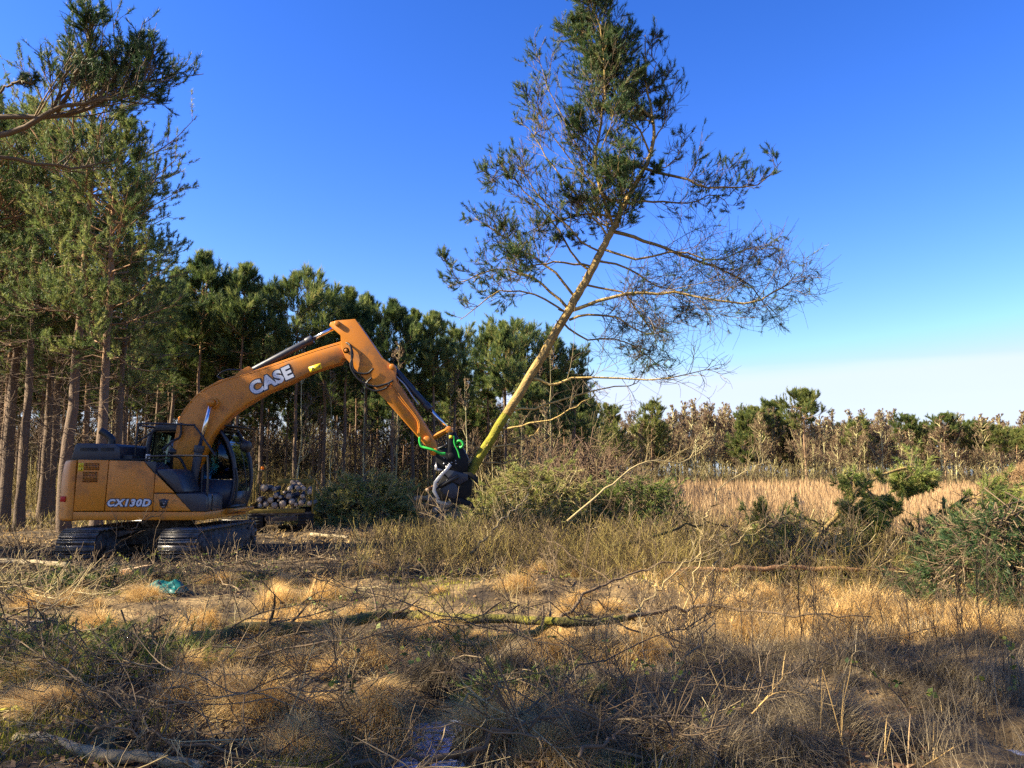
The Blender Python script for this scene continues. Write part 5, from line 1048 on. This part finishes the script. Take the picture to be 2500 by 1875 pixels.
bough('dead_branch', 'pale thin branch lying at the left edge', lay([(-20, 1735), (70, 1727), (142, 1718), (228, 1716)], lift=.14), .014, .008, 5, .2, 3, ('mossbark', 'paletwig', 'needle_cut'), .75)
bough('dead_branch', 'slender bare branch leaning against the view of the excavator undercarriage', lay([(215, 1400), (272, 1343), (320, 1295), (353, 1270), (407, 1246)], 12.0), .018, .004, 9, .30, 4)
bough('dead_branch', 'pale arching stick before the right excavator track', lay([(250, 1391), (290, 1380), (311, 1377), (325, 1386)], 12.4), .010, .006, 3, .3, 2, ('paletwig', 'paletwig', 'needle_cut'), .8)
bough('dead_branch', 'bare branch rising right of the pink stump', lay([(480, 1412), (498, 1400), (510, 1390), (530, 1375)], 12.2), .010, .004, 5, .4, 3, ('paletwig', 'paletwig', 'needle_cut'), .5)
bough('fallen_log', 'pale weathered log lying in the lower left corner', lay([(40, 1803), (122, 1812), (244, 1845), (366, 1851), (500, 1873)], lift=.09), .042, .030, 5, .2, 3, ('pale_bark', 'twig', 'needle_cut'), .6, cat='log', k=26)
bough('fallen_log', 'dark mossy log lying flat behind the green pine sprigs', lay([(170, 1610), (260, 1596), (330, 1606)], lift=.08), .05, .045, 3, .2, 3, ('mossbark', 'twig', 'needle_cut'), .35, cat='log')
bough('fallen_log', 'thin greyish log lying on the churned soil right of the track', lay([(760, 1304), (800, 1308), (850, 1312)], lift=.06), .05, .04, 2, .2, 2, ('pale_bark', 'twig', 'needle_cut'), .5, cat='log')
bough('fallen_log', 'log lying left of the near excavator track', lay([(-10, 1372), (60, 1372), (165, 1380)], lift=.08), .06, .05, 3, .2, 2, ('pale_bark', 'twig', 'needle_cut'), .5, cat='log')
bough('fallen_log', 'straight orange pine trunk lying across the scrub at the right', lay([(1640, 1396), (1780, 1388), (2000, 1388), (2160, 1391), (2300, 1398)], 11.9, Y1=11.9), .038, .028, 6, .1, 3, ('log_red', 'twig', 'needle_cut'), .6, cat='log', k=30)
for i in range(38):
    y = 4.4 + 7 * R.random() ** 1.4; x = (-.66 + .95 * R.random()) * y; az = R.random() * 6.28; l = .8 + 1.5 * R.random(); z = float(H(x, y)) + .06
    d = np.array((math.cos(az), math.sin(az) * .8, .12 + .2 * R.random())) * l; nrm_ = np.array((-d[1], d[0], 0)) * .12 * R.normal()
    bough('dead_branch', 'thin bare dead branch strewn over the boggy foreground', [np.array((x, y, z)), np.array((x, y, z)) + d * .5 + nrm_, np.array((x, y, z)) + d], .006 + .005 * R.random(), .0025, 9, .35, 5, ('twig', 'twig', 'needle_cut'), .3 + .5 * R.random(), group='dead branches strewn over the foreground', k=12)

# --- brush heaps
def heap(name, label, c, rx, ry, h, n, ln, tint, needle_k, m=('twig', 'twig', 'needle_cut'), bare_n=60, nl=.10, nw=.013, top=1.0, wt=.008, btint=.5):
    O = np.array((c[0], c[1], float(H(c[0], c[1])) - .05)); th = thing(name, label, 'brush heap', O)
    a = R.random(n) * 2 * PI; q = np.sqrt(R.random(n)); lump = .75 + .5 * vn(np.cos(a) * q * 2.2 + c[0], np.sin(a) * q * 2.2, 61)
    pos = np.stack([rx * q * np.cos(a), ry * q * np.sin(a), h * lump * (1 - q ** 2.2) * (.35 + .65 * R.random(n) ** .5) + .05], -1)
    d = nrm(np.stack([np.cos(a) * (.5 + q), np.sin(a) * (.5 + q), -.15 - .5 * q + .35 * R.normal(size=n)], -1) + .75 * R.normal(size=(n, 3)) * np.array((1, 1, .35)))
    l = ln * (.5 + R.random(n)); k = 5; s = np.linspace(0, 1, k)[None, :, None]
    P = pos[:, None] + d[:, None] * l[:, None, None] * (s - .4); P[..., 2] -= (.12 * l[:, None] * (s[..., 0] ** 2)); P[..., 2] = np.maximum(P[..., 2], .03)
    g = G(); tn = np.clip(btint + .25 * R.normal(size=n), 0, 1); g.tubes(P, wt * np.linspace(1.3, .5, k)[None], 4, tn)
    S, _ = sub_branches(P, 4, .25, .38, .05, 4, .7, .15); g.tubes(S, wt * .5, 3, tn.repeat(4))
    if bare_n:
        a = R.random(bare_n) * 2 * PI; q = np.sqrt(R.random(bare_n)); b0 = np.stack([rx * q * np.cos(a), ry * q * np.sin(a), h * (1 - q ** 2.2) * .9], -1); d2 = nrm(np.stack([np.cos(a), np.sin(a), .3 + .5 * R.normal(size=bare_n)], -1) + .6 * R.normal(size=(bare_n, 3))); B = b0[:, None] + d2[:, None] * (ln * (.6 + 1.1 * R.random(bare_n)))[:, None, None] * (s - .4); B += R.normal(size=B.shape) * .03; B[..., 2] = np.maximum(B[..., 2], .03)
        g.tubes(B, wt * 1.2 * np.linspace(1.3, .5, k)[None], 4, np.clip(.7 + .25 * R.normal(size=bare_n), 0, 1), 1); B2, _ = sub_branches(B, 5, .3, .4, .1, 4, .7, .3); g.tubes(B2, wt * .5, 3, .6, 1)
    obj('branches', g.mesh('branches', [M[m[0]], M[m[1]]]), th)
    if needle_k:
        pos, dd = tuft_on(S, needle_k, .2); g = G(); g.needles(pos, dd, 11, nl, nw, .5, np.clip(tint + .2 * R.normal(size=len(S)), 0, 1).repeat(needle_k)); obj('needles', g.mesh('needles', M[m[2]]), th)
    return th
heap('brush_heap', 'low green brush heap of cut pine tops right of the log trailer', (-5.05, 27), 1.85, 1.2, 1.50, 420, 1.0, .90, 4, ('twig', 'paletwig', 'needle_cut'), 70, .14, .018)
heap('brush_heap', 'large green brush heap beside the excavator head', (.55, 18.9), 1.85, 1.3, 1.62, 480, .95, .85, 4, ('twig', 'paletwig', 'needle_cut'), 110, .105, .013)
heap('brush_heap', 'dark green brush heap at the right end of the pile by the reeds', (2.75, 18.4), 1.35, 1.1, 1.35, 320, .9, .36, 4, ('twig', 'twig', 'needle_cut'), 70, .105, .013)
heap('brush_heap', 'reddish brown heap of bare twigs behind the green brush', (1.75, 20.2), 1.8, 1.0, 2.15, 420, 1.0, .5, 0, ('birchtwig', 'birchtwig', 'needle_cut'), 200, wt=.009, btint=.5)
heap('brush_heap', 'green pine tops poking over the back of the brush heaps', (1.1, 22.5), 1.3, .9, 1.95, 120, 1.0, .72, 4, ('twig', 'twig', 'needle_cut'), 12, .12, .015)
heap('pine_sprigs', 'fresh green pine sprigs lying in the left foreground', (-3.05, 6.35), .80, .5, .30, 130, .42, .5, 3, bare_n=14, nl=.07, nw=.006, wt=.005)
heap('pine_sprigs', 'dark green pine sprigs at the left edge', (-4.2, 6.9), .7, .5, .34, 100, .42, .3, 3, bare_n=8, nl=.065, nw=.006, wt=.005)
heap('pine_sprigs', 'shaded dark pine sprigs between the tussocks above the puddle', (.08, 5.75), .42, .32, .16, 36, .34, .15, 3, bare_n=6, nl=.06, nw=.005, wt=.004)
heap('pine_sprigs', 'small dark pine sprig below the mossy fallen trunk', (-.55, 7.0), .3, .25, .18, 20, .34, .15, 3, bare_n=4, nl=.06, nw=.005, wt=.004)
heap('pine_sprigs', 'dark flattened pine brash left of the teal sack', (-6.2, 11.6), 1.3, .6, .25, 90, .6, .2, 3, bare_n=30, nl=.08, nw=.009, wt=.006)
heap('twig_pile', 'tangle of pale bare twigs at the left in front of the excavator', (-6.6, 10.0), 1.4, .7, .35, 60, .8, .5, 0, ('twig', 'paletwig', 'needle_cut'), 60, wt=.006)

# --- felled pine crowns at the right
R = np.random.default_rng(88)
z4_ = lambda p, Y=14.: at(1400 + p[0] * .4973, 920 + p[1] * .4972, Y)
def crown(name, label, specs, mats=('hold_bark', 'twig', 'needle_cut'), nl=.09, nw=.011):
    O = np.asarray(specs[0]['path'][0], float).copy(); th = thing(name, label, 'tree', O, group='felled pines at the right'); limb_tree('limb', 'needles', th, O, specs, mats, nl, nw, 12); return th
def sp(pts, r0, r1, n2, l2, n3, bare=.1, Y=14., dy=0, **k): n = len(pts); return dict(path=[z4_(p, Y + dy * i / (n - 1)) for i, p in enumerate(pts)], r0=r0, r1=r1, n2=n2, l2=l2, n3=n3, bare=bare, **k)
hang = dict(up=-.40, up3=-.3, curl=.15, ru=.005, l3=.75)
crown('felled_pine', 'felled pine top whose bent stem rises over the reeds with a drooping green tip', [sp([(1080, 930), (1180, 800), (1290, 690), (1370, 585), (1470, 510), (1560, 465), (1640, 440), (1690, 450)], .05, .012, 8, .06, 5, .6, **hang), sp([(1590, 455), (1640, 450), (1690, 470), (1700, 520)], .012, .006, 24, .8, 8, 0, ntint=.6, **hang), sp([(1600, 460), (1610, 500), (1630, 545)], .012, .006, 16, .9, 7, 0, ntint=.6, **hang), sp([(1450, 525), (1450, 560), (1500, 590), (1560, 640)], .014, .006, 20, .6, 8, .05, ntint=.5, dy=-.3, **hang), sp([(1400, 560), (1370, 520), (1330, 500)], .014, .006, 12, .7, 7, .2, dy=.3, ntint=.6, **hang),
      sp([(1290, 690), (1340, 650), (1380, 640)], .014, .006, 14, .8, 7, .25, dy=-.2, ntint=.6, **hang), sp([(1250, 730), (1150, 700), (1050, 720), (920, 690), (870, 650)], .018, .005, 22, .30, 7, .6, dy=-.4, ntint=.7), sp([(1230, 760), (1330, 780), (1420, 720), (1480, 700)], .02, .006, 20, .45, 8, .3, dy=-.5, ntint=.55, **hang), sp([(1200, 790), (1100, 780), (1000, 800), (880, 790)], .018, .005, 18, .36, 7, .65, dy=.4, ntint=.6)])
crown('felled_pine', 'bushy dark green felled pine crown at the right edge', [sp([(1480, 960), (1600, 890), (1700, 780), (1760, 720), (1850, 650), (1930, 590)], .06, .014, 10, .15, 5, .5), sp([(1880, 630), (1960, 600), (2060, 590), (2160, 640), (2230, 720)], .03, .008, 46, .48, 9, .06, dy=-.6, ntint=.5, **hang), sp([(1900, 640), (2000, 680), (2100, 720), (2200, 800)], .03, .008, 44, .5, 9, .06, dy=.2, ntint=.35, **hang), sp([(1800, 700), (1900, 740), (2000, 800), (2120, 860)], .03, .008, 44, .5, 9, .1, dy=-.5, ntint=.5, **hang), sp([(1740, 760), (1850, 830), (1980, 900), (2100, 960)], .03, .008, 36, .45, 9, .2, dy=-.3, ntint=.35, **hang), sp([(2000, 700), (2100, 760), (2180, 840), (2260, 960)], .03, .008, 44, .5, 9, .05, dy=-.9, ntint=.3, **hang), sp([(2150, 640), (2250, 680), (2350, 760)], .03, .008, 36, .6, 9, .05, ntint=.35, **hang)])
heap('pine_brash', 'sprawling green pine tops lying low left of the bushy felled crown', (5.3, 14.4), 1.7, .8, .85, 210, .8, .65, 3, ('twig', 'paletwig', 'needle_cut'), 60, .095, .010)
heap('pine_brash', 'dark pine tops lying low under the bushy felled crown', (8.3, 13.8), 1.7, 1.0, 1.25, 280, .85, .45, 4, ('twig', 'twig', 'needle_cut'), 40, .095, .010)
heap('pine_brash', 'big dark green pine top lying nearest at the right edge', (6.6, 10.7), 1.2, .85, 1.22, 300, .75, .45, 4, ('twig', 'twig', 'needle_near'), 50, .085, .009)
heap('pine_brash', 'feathery green brash behind the fallen orange trunk', (4.9, 12.7), 1.3, .6, .62, 110, .75, .55, 3, ('twig', 'paletwig', 'needle_cut'), 60, .09, .009)
# small birch scrub mound at the right edge
SH = [bare(600 + i, 3.2, .03, 22, .45, .05, ('reed', 'reed'), 8, 6, 1.6, .3) for i in range(2)]
for i in range(14):
    Y = 42 + R0.random() * 16; px = 2380 + 190 * R0.random(); x = at(px, 1100, Y)[0]; k = (at(px, np.interp(px, [2380, 2450, 2500], [1185, 1150, 1128]), Y)[2]) / 3.2
    plant(SH[i % 2], 'birch_shrub', x, Y, R0.random() * 6.28, k, 'rust brown twiggy shrub in the thicket at the right edge of the reeds', 'shrub', 'twiggy shrubs at the right edge')
o = thing('cut_stump', 'small dark broken stump standing in the reeds', 'stump', (10.7, 30, float(H(10.7, 30)))); g = G(); g.tubes(np.array([[(0, 0, -.1), (0, 0, .2), (.02, 0, .5), (.03, 0, .62)]]), np.array([[.26, .22, .20, .14]]), 9, cap=True); obj('trunk', g.mesh('trunk', M['log_bark'], True), o)

# --- log pile, stumps, sack
PILE = [((985, 1243), (1072, 1232), .085, 'long orange log with a pale cut end, front of the log pile'), ((1062, 1246), (1100, 1228), .085, 'short log with its round cut end facing forward in the log pile'), ((1012, 1219), (1050, 1216), .080, 'log on top of the log pile'), ((1045, 1222), (1085, 1215), .06, 'upper right log in the log pile'), ((1020, 1262), (1085, 1256), .055, 'thin dark log under the log pile'), ((1025, 1256), (1090, 1247), .05, 'small log below the long orange one'), ((1043, 1196), (1068, 1184), .04, 'thin yellowish stick leaning on the excavator head')]
for i, (a, b, r_, lab) in enumerate(PILE):
    Ya = 27. if i < 6 else 16.9
    A, B = at(*a, Ya), at(*b, Ya + (.5 if i != 1 else 1.2))
    log('log', A, B, (r_ * 1.3 if i < 6 else r_), lab, bark='log_red' if i not in (4, 5) else 'log_bark', group='log pile by the excavator head')
base_z = float(H(-1.7, 20.4))
for i, (x, y, r_, dx) in enumerate([(-3.45, 27.1, .12, 1.2), (-3.4, 27.4, .12, 1.3), (-3.2, 27.7, .12, 1.2)]): log('log', (x, y, .10), (x + dx, y + .3, .11), r_, ('log at the bottom front of the log pile', 'log at the bottom middle of the log pile', 'log at the bottom rear of the log pile')[i], bark='log_bark', group='log pile by the excavator head')
log('log', lay([(62, 1542)], lift=.10)[0], lay([(125, 1522)], lift=.12)[0], .07, 'dark log with an orange cut end at the left edge of the foreground', bark='log_bark')
def stump(x, y, r, h, label):
    th = thing('cut_stump', label, 'stump', (x, y, float(H(x, y)) - .03)); a = np.linspace(0, 2 * PI, 19)[:-1]; w_ = 1 + .12 * R.normal(size=18)
    rows = [np.stack([np.cos(a) * r * k * w_, np.sin(a) * r * k * w_, np.full(18, z)], -1) for k, z in ((1.5, 0), (1.12, h * .4), (1.0, h))]; rows[2][:, 2] += .25 * h * np.cos(a)
    V = np.concatenate(rows); F = [(i * 18 + j, i * 18 + (j + 1) % 18, (i + 1) * 18 + (j + 1) % 18, (i + 1) * 18 + j) for i in range(2) for j in range(18)]
    obj('bark', G().add(V, F).mesh('bark', M['log_red'], True), th)
    t = rows[2].copy(); t[:, :2] *= .97; t[:, 2] += .006; obj('cut_face', G().add(t, np.arange(18)[None]).mesh('cut_face', M['cut']), th)
x, y = spot(328, 1397); stump(x, y, .24, .16, 'freshly cut pinkish stump in front of the excavator tracks')
x, y = spot(350, 1250); 
# teal plastic sack, crumpled
th = thing('plastic_sack', 'crumpled teal plastic sack lying in the grass before the excavator', 'sack', (*spot(400, 1452), float(H(*spot(400, 1452)))))
n_ = 26; u = np.linspace(-1, 1, n_); U, V_ = np.meshgrid(u, u); hh = np.maximum(0, 1 - U ** 4) * np.maximum(0, 1 - V_ ** 4); zz_ = .12 * hh ** .6 * (.55 + .8 * vn(U * 2.3 + 4, V_ * 2.3, 71)) + .05 * hh * (vn(U * 7, V_ * 7, 72) - .5)
g = G(); idx = np.arange(n_ * n_).reshape(n_, n_); g.add(np.stack([U * .26 + .04 * vn(V_ * 3, U * 3, 73), V_ * .16 + .03 * vn(U * 3, V_ * 3, 74), zz_], -1), np.stack([idx[:-1, :-1], idx[:-1, 1:], idx[1:, 1:], idx[1:, :-1]], -1).reshape(-1, 4)); obj('sheet', g.mesh('sheet', M['teal'], True), th)

# --- saplings and reeds in the right foreground
def whip(seed, h, n2):
    global R
    R = np.random.default_rng(seed); k = 10; s = np.linspace(0, 1, k); P = np.column_stack([np.cumsum(R.normal(size=k) * .012), np.cumsum(R.normal(size=k) * .012), s * h]); P[:, :2] -= P[0, :2]
    g = G(); g.tubes(P[None], (.0080 * (1 - .65 * s))[None], 5, .05); S, _ = sub_branches(P[None], n2, .25, .22, .5, 4, .7, .2); g.tubes(S, .0036 * np.linspace(1, .5, 4)[None], 3, .1); U, _ = sub_branches(S, 2, .3, .4, .4, 3, .7, .2); g.tubes(U, .0018, 3, .35)
    return (g.mesh('stem', M['twig'], True),)
WH = [whip(700 + i, 1.25, 16 + 3 * i) for i in range(4)]
SAP = [(1705, 1580, 1400, 'leftmost dark sapling whip in the right foreground'), (1745, 1610, 1395, 'short sapling second from the left in the right foreground'), (1812, 1575, 1385, 'straight sapling third from the left in the right foreground'), (1836, 1590, 1380, 'sapling close beside the third one'), (1912, 1570, 1345, 'tall thin sapling in front of the fallen orange trunk'), (1955, 1600, 1330, 'tallest dark sapling left of the tall reeds'), (1986, 1560, 1290, 'sapling rising to the felled crown'), (2005, 1660, 1420, 'shaded sapling behind the tall reeds'), (2160, 1620, 1430, 'sapling right of the tall reeds'), (2222, 1650, 1410, 'dark sapling on the shadow edge'), (2290, 1680, 1460, 'sapling in the right part of the big shadow'), (2345, 1650, 1380, 'paired sapling near the right edge, left one'), (2365, 1655, 1395, 'paired sapling near the right edge, right one'), (2400, 1620, 1360, 'slanting sapling near the right edge'), (2455, 1690, 1450, 'sapling at the right edge'), (1660, 1640, 1480, 'low sapling at the left end of the big shadow'), (2080, 1600, 1440, 'small sapling between the reeds and the sunlit strip'), (2425, 1560, 1300, 'whip in front of the bushy felled crown')]
R0 = np.random.default_rng(3)
for i, (px, py, pt, lab) in enumerate(SAP):
    x, y = spot(px, py); k = max(.3, at(px, pt, y)[2]) / 1.25
    plant(WH[i % 4], 'sapling', x, y, R0.random() * 6.28, k, lab, 'sapling', 'sapling whips in the right foreground', ('stem',))
R = np.random.default_rng(5)
def reed(label, pts, Y, r=.0035, m='straw', tint=.8):
    P = np.array([at(1600 + a * .4069, 1250 + b * .4069, Y) for a, b in pts]); O = P[0].copy(); th = thing('reed_stem', label, 'reed', O, group='tall reeds in the right foreground'); g = G(); c = curve(P - O, 16); g.tubes(c[None], (r * np.linspace(1.1, .5, 16))[None], 5, tint); obj('stalk', g.mesh('stalk', M[m]), th)
    d = c[-1] - c[-2]; g = G().blades(np.array([c[5]]), [1.0], .25, .5, .9, .006, 4, tint); obj('leaf_blade', g.mesh('leaf_blade', M[m]), th)
reed('bent reed forming a peak, left stalk', [(985, 1420), (995, 1200), (1003, 940)], 4.75)
reed('bent reed forming a peak, right stalk leaning right', [(1165, 1560), (1090, 1260), (1003, 945)], 4.7)
reed('long arching reed reaching over the big shadow', [(560, 1230), (760, 1000), (920, 740), (1010, 650)], 5.3)
reed('low arching orange reed bending to the right', [(580, 1210), (700, 1095), (820, 1080), (905, 1098)], 5.0, .004)
reed('thin upright reed right of the peaked pair', [(1110, 1500), (1120, 1200), (1160, 1000), (1185, 850)], 4.9, .003)
reed('short orange stalk at the bottom right', [(1512, 1560), (1520, 1400), (1530, 1210)], 4.7, .0035, 'reed')
reed('slanting pale stalk beside the small blue puddle', [(1355, 1530), (1385, 1420), (1412, 1300)], 4.65, .003)
reed('grey reed arching towards the right edge', [(1120, 1000), (1200, 840), (1330, 880), (1440, 1000)], 5.6, .003, 'greygrass')
reed('slanting reed at the bottom right corner', [(1600, 1530), (1700, 1470), (1790, 1410)], 4.7, .003)
# bramble plants with a few leaves
def bramble(px, py, n, label, tint=.6, s=.035):
    x, y = spot(px, py); z = float(H(x, y)); th = thing('bramble', label, 'bramble', (x, y, z), group='brambles'); a = R.random(5) * 6.28; ss = np.linspace(0, 1, 6)[None, :, None]; l = .25 + .25 * R.random(5)
    P = np.stack([np.cos(a), np.sin(a), np.full(5, 1.2)], -1)[:, None] * l[:, None, None] * ss; P[..., 2] -= .5 * l[:, None] * ss[..., 0] ** 2; g = G(); g.tubes(P, .003, 4, .5); obj('stem', g.mesh('stem', M['twig']), th)
    pos, d = tuft_on(P, max(2, n // 5), .3); m_ = len(pos); A = nrm(R.normal(size=(m_, 3)) * np.array((1, 1, .5))); B = nrm(np.cross(A, R.normal(size=(m_, 3)))); S = (s * (.6 + .8 * R.random(m_)))[:, None]
    v = np.stack([pos, pos + A * S * .6 + B * S * .5, pos + A * S * 1.3, pos + A * S * .6 - B * S * .5], 1); g = G().add(v.reshape(-1, 3), np.arange(m_ * 4).reshape(-1, 4), np.clip(tint + .25 * R.normal(size=m_), 0, 1).repeat(4)); obj('leaves', g.mesh('leaves', M['greenleaf']), th)
for px, py, n, lab, t in ((850, 1520, 30, 'bramble with dark leaves left of the mossy trunk', .3), (1060, 1460, 25, 'green leafed bramble at the edge of the olive scrub', .5), (1370, 1450, 25, 'small bramble right of the scrub centre', .5), (860, 1755, 20, 'bramble in the lower left with dull leaves', .3), (930, 1690, 20, 'bramble with green leaves above the bright puddle tussock', .6), (1500, 1700, 25, 'bramble with yellow leaves by the large rounded tussock', .95), (1640, 1700, 20, 'dark bramble near the big shadow', .2), (2475, 1740, 35, 'reddish bramble at the right edge', .9), (1700, 1800, 20, 'yellow leaved bramble at the bottom right', .95), (2220, 1730, 20, 'dark bramble right of the reeds', .15), (330, 1385, 35, 'leafy bramble before the gap between the tracks', .85), (440, 1388, 30, 'leafy bramble in front of the right track', .6), (520, 1385, 25, 'leafy bramble right of the track', .6), (110, 1400, 35, 'sunlit green bramble at the left before the track', .9), (760, 1510, 25, 'bramble by the bright straw tussock', .35)): bramble(px, py, n, lab, t)
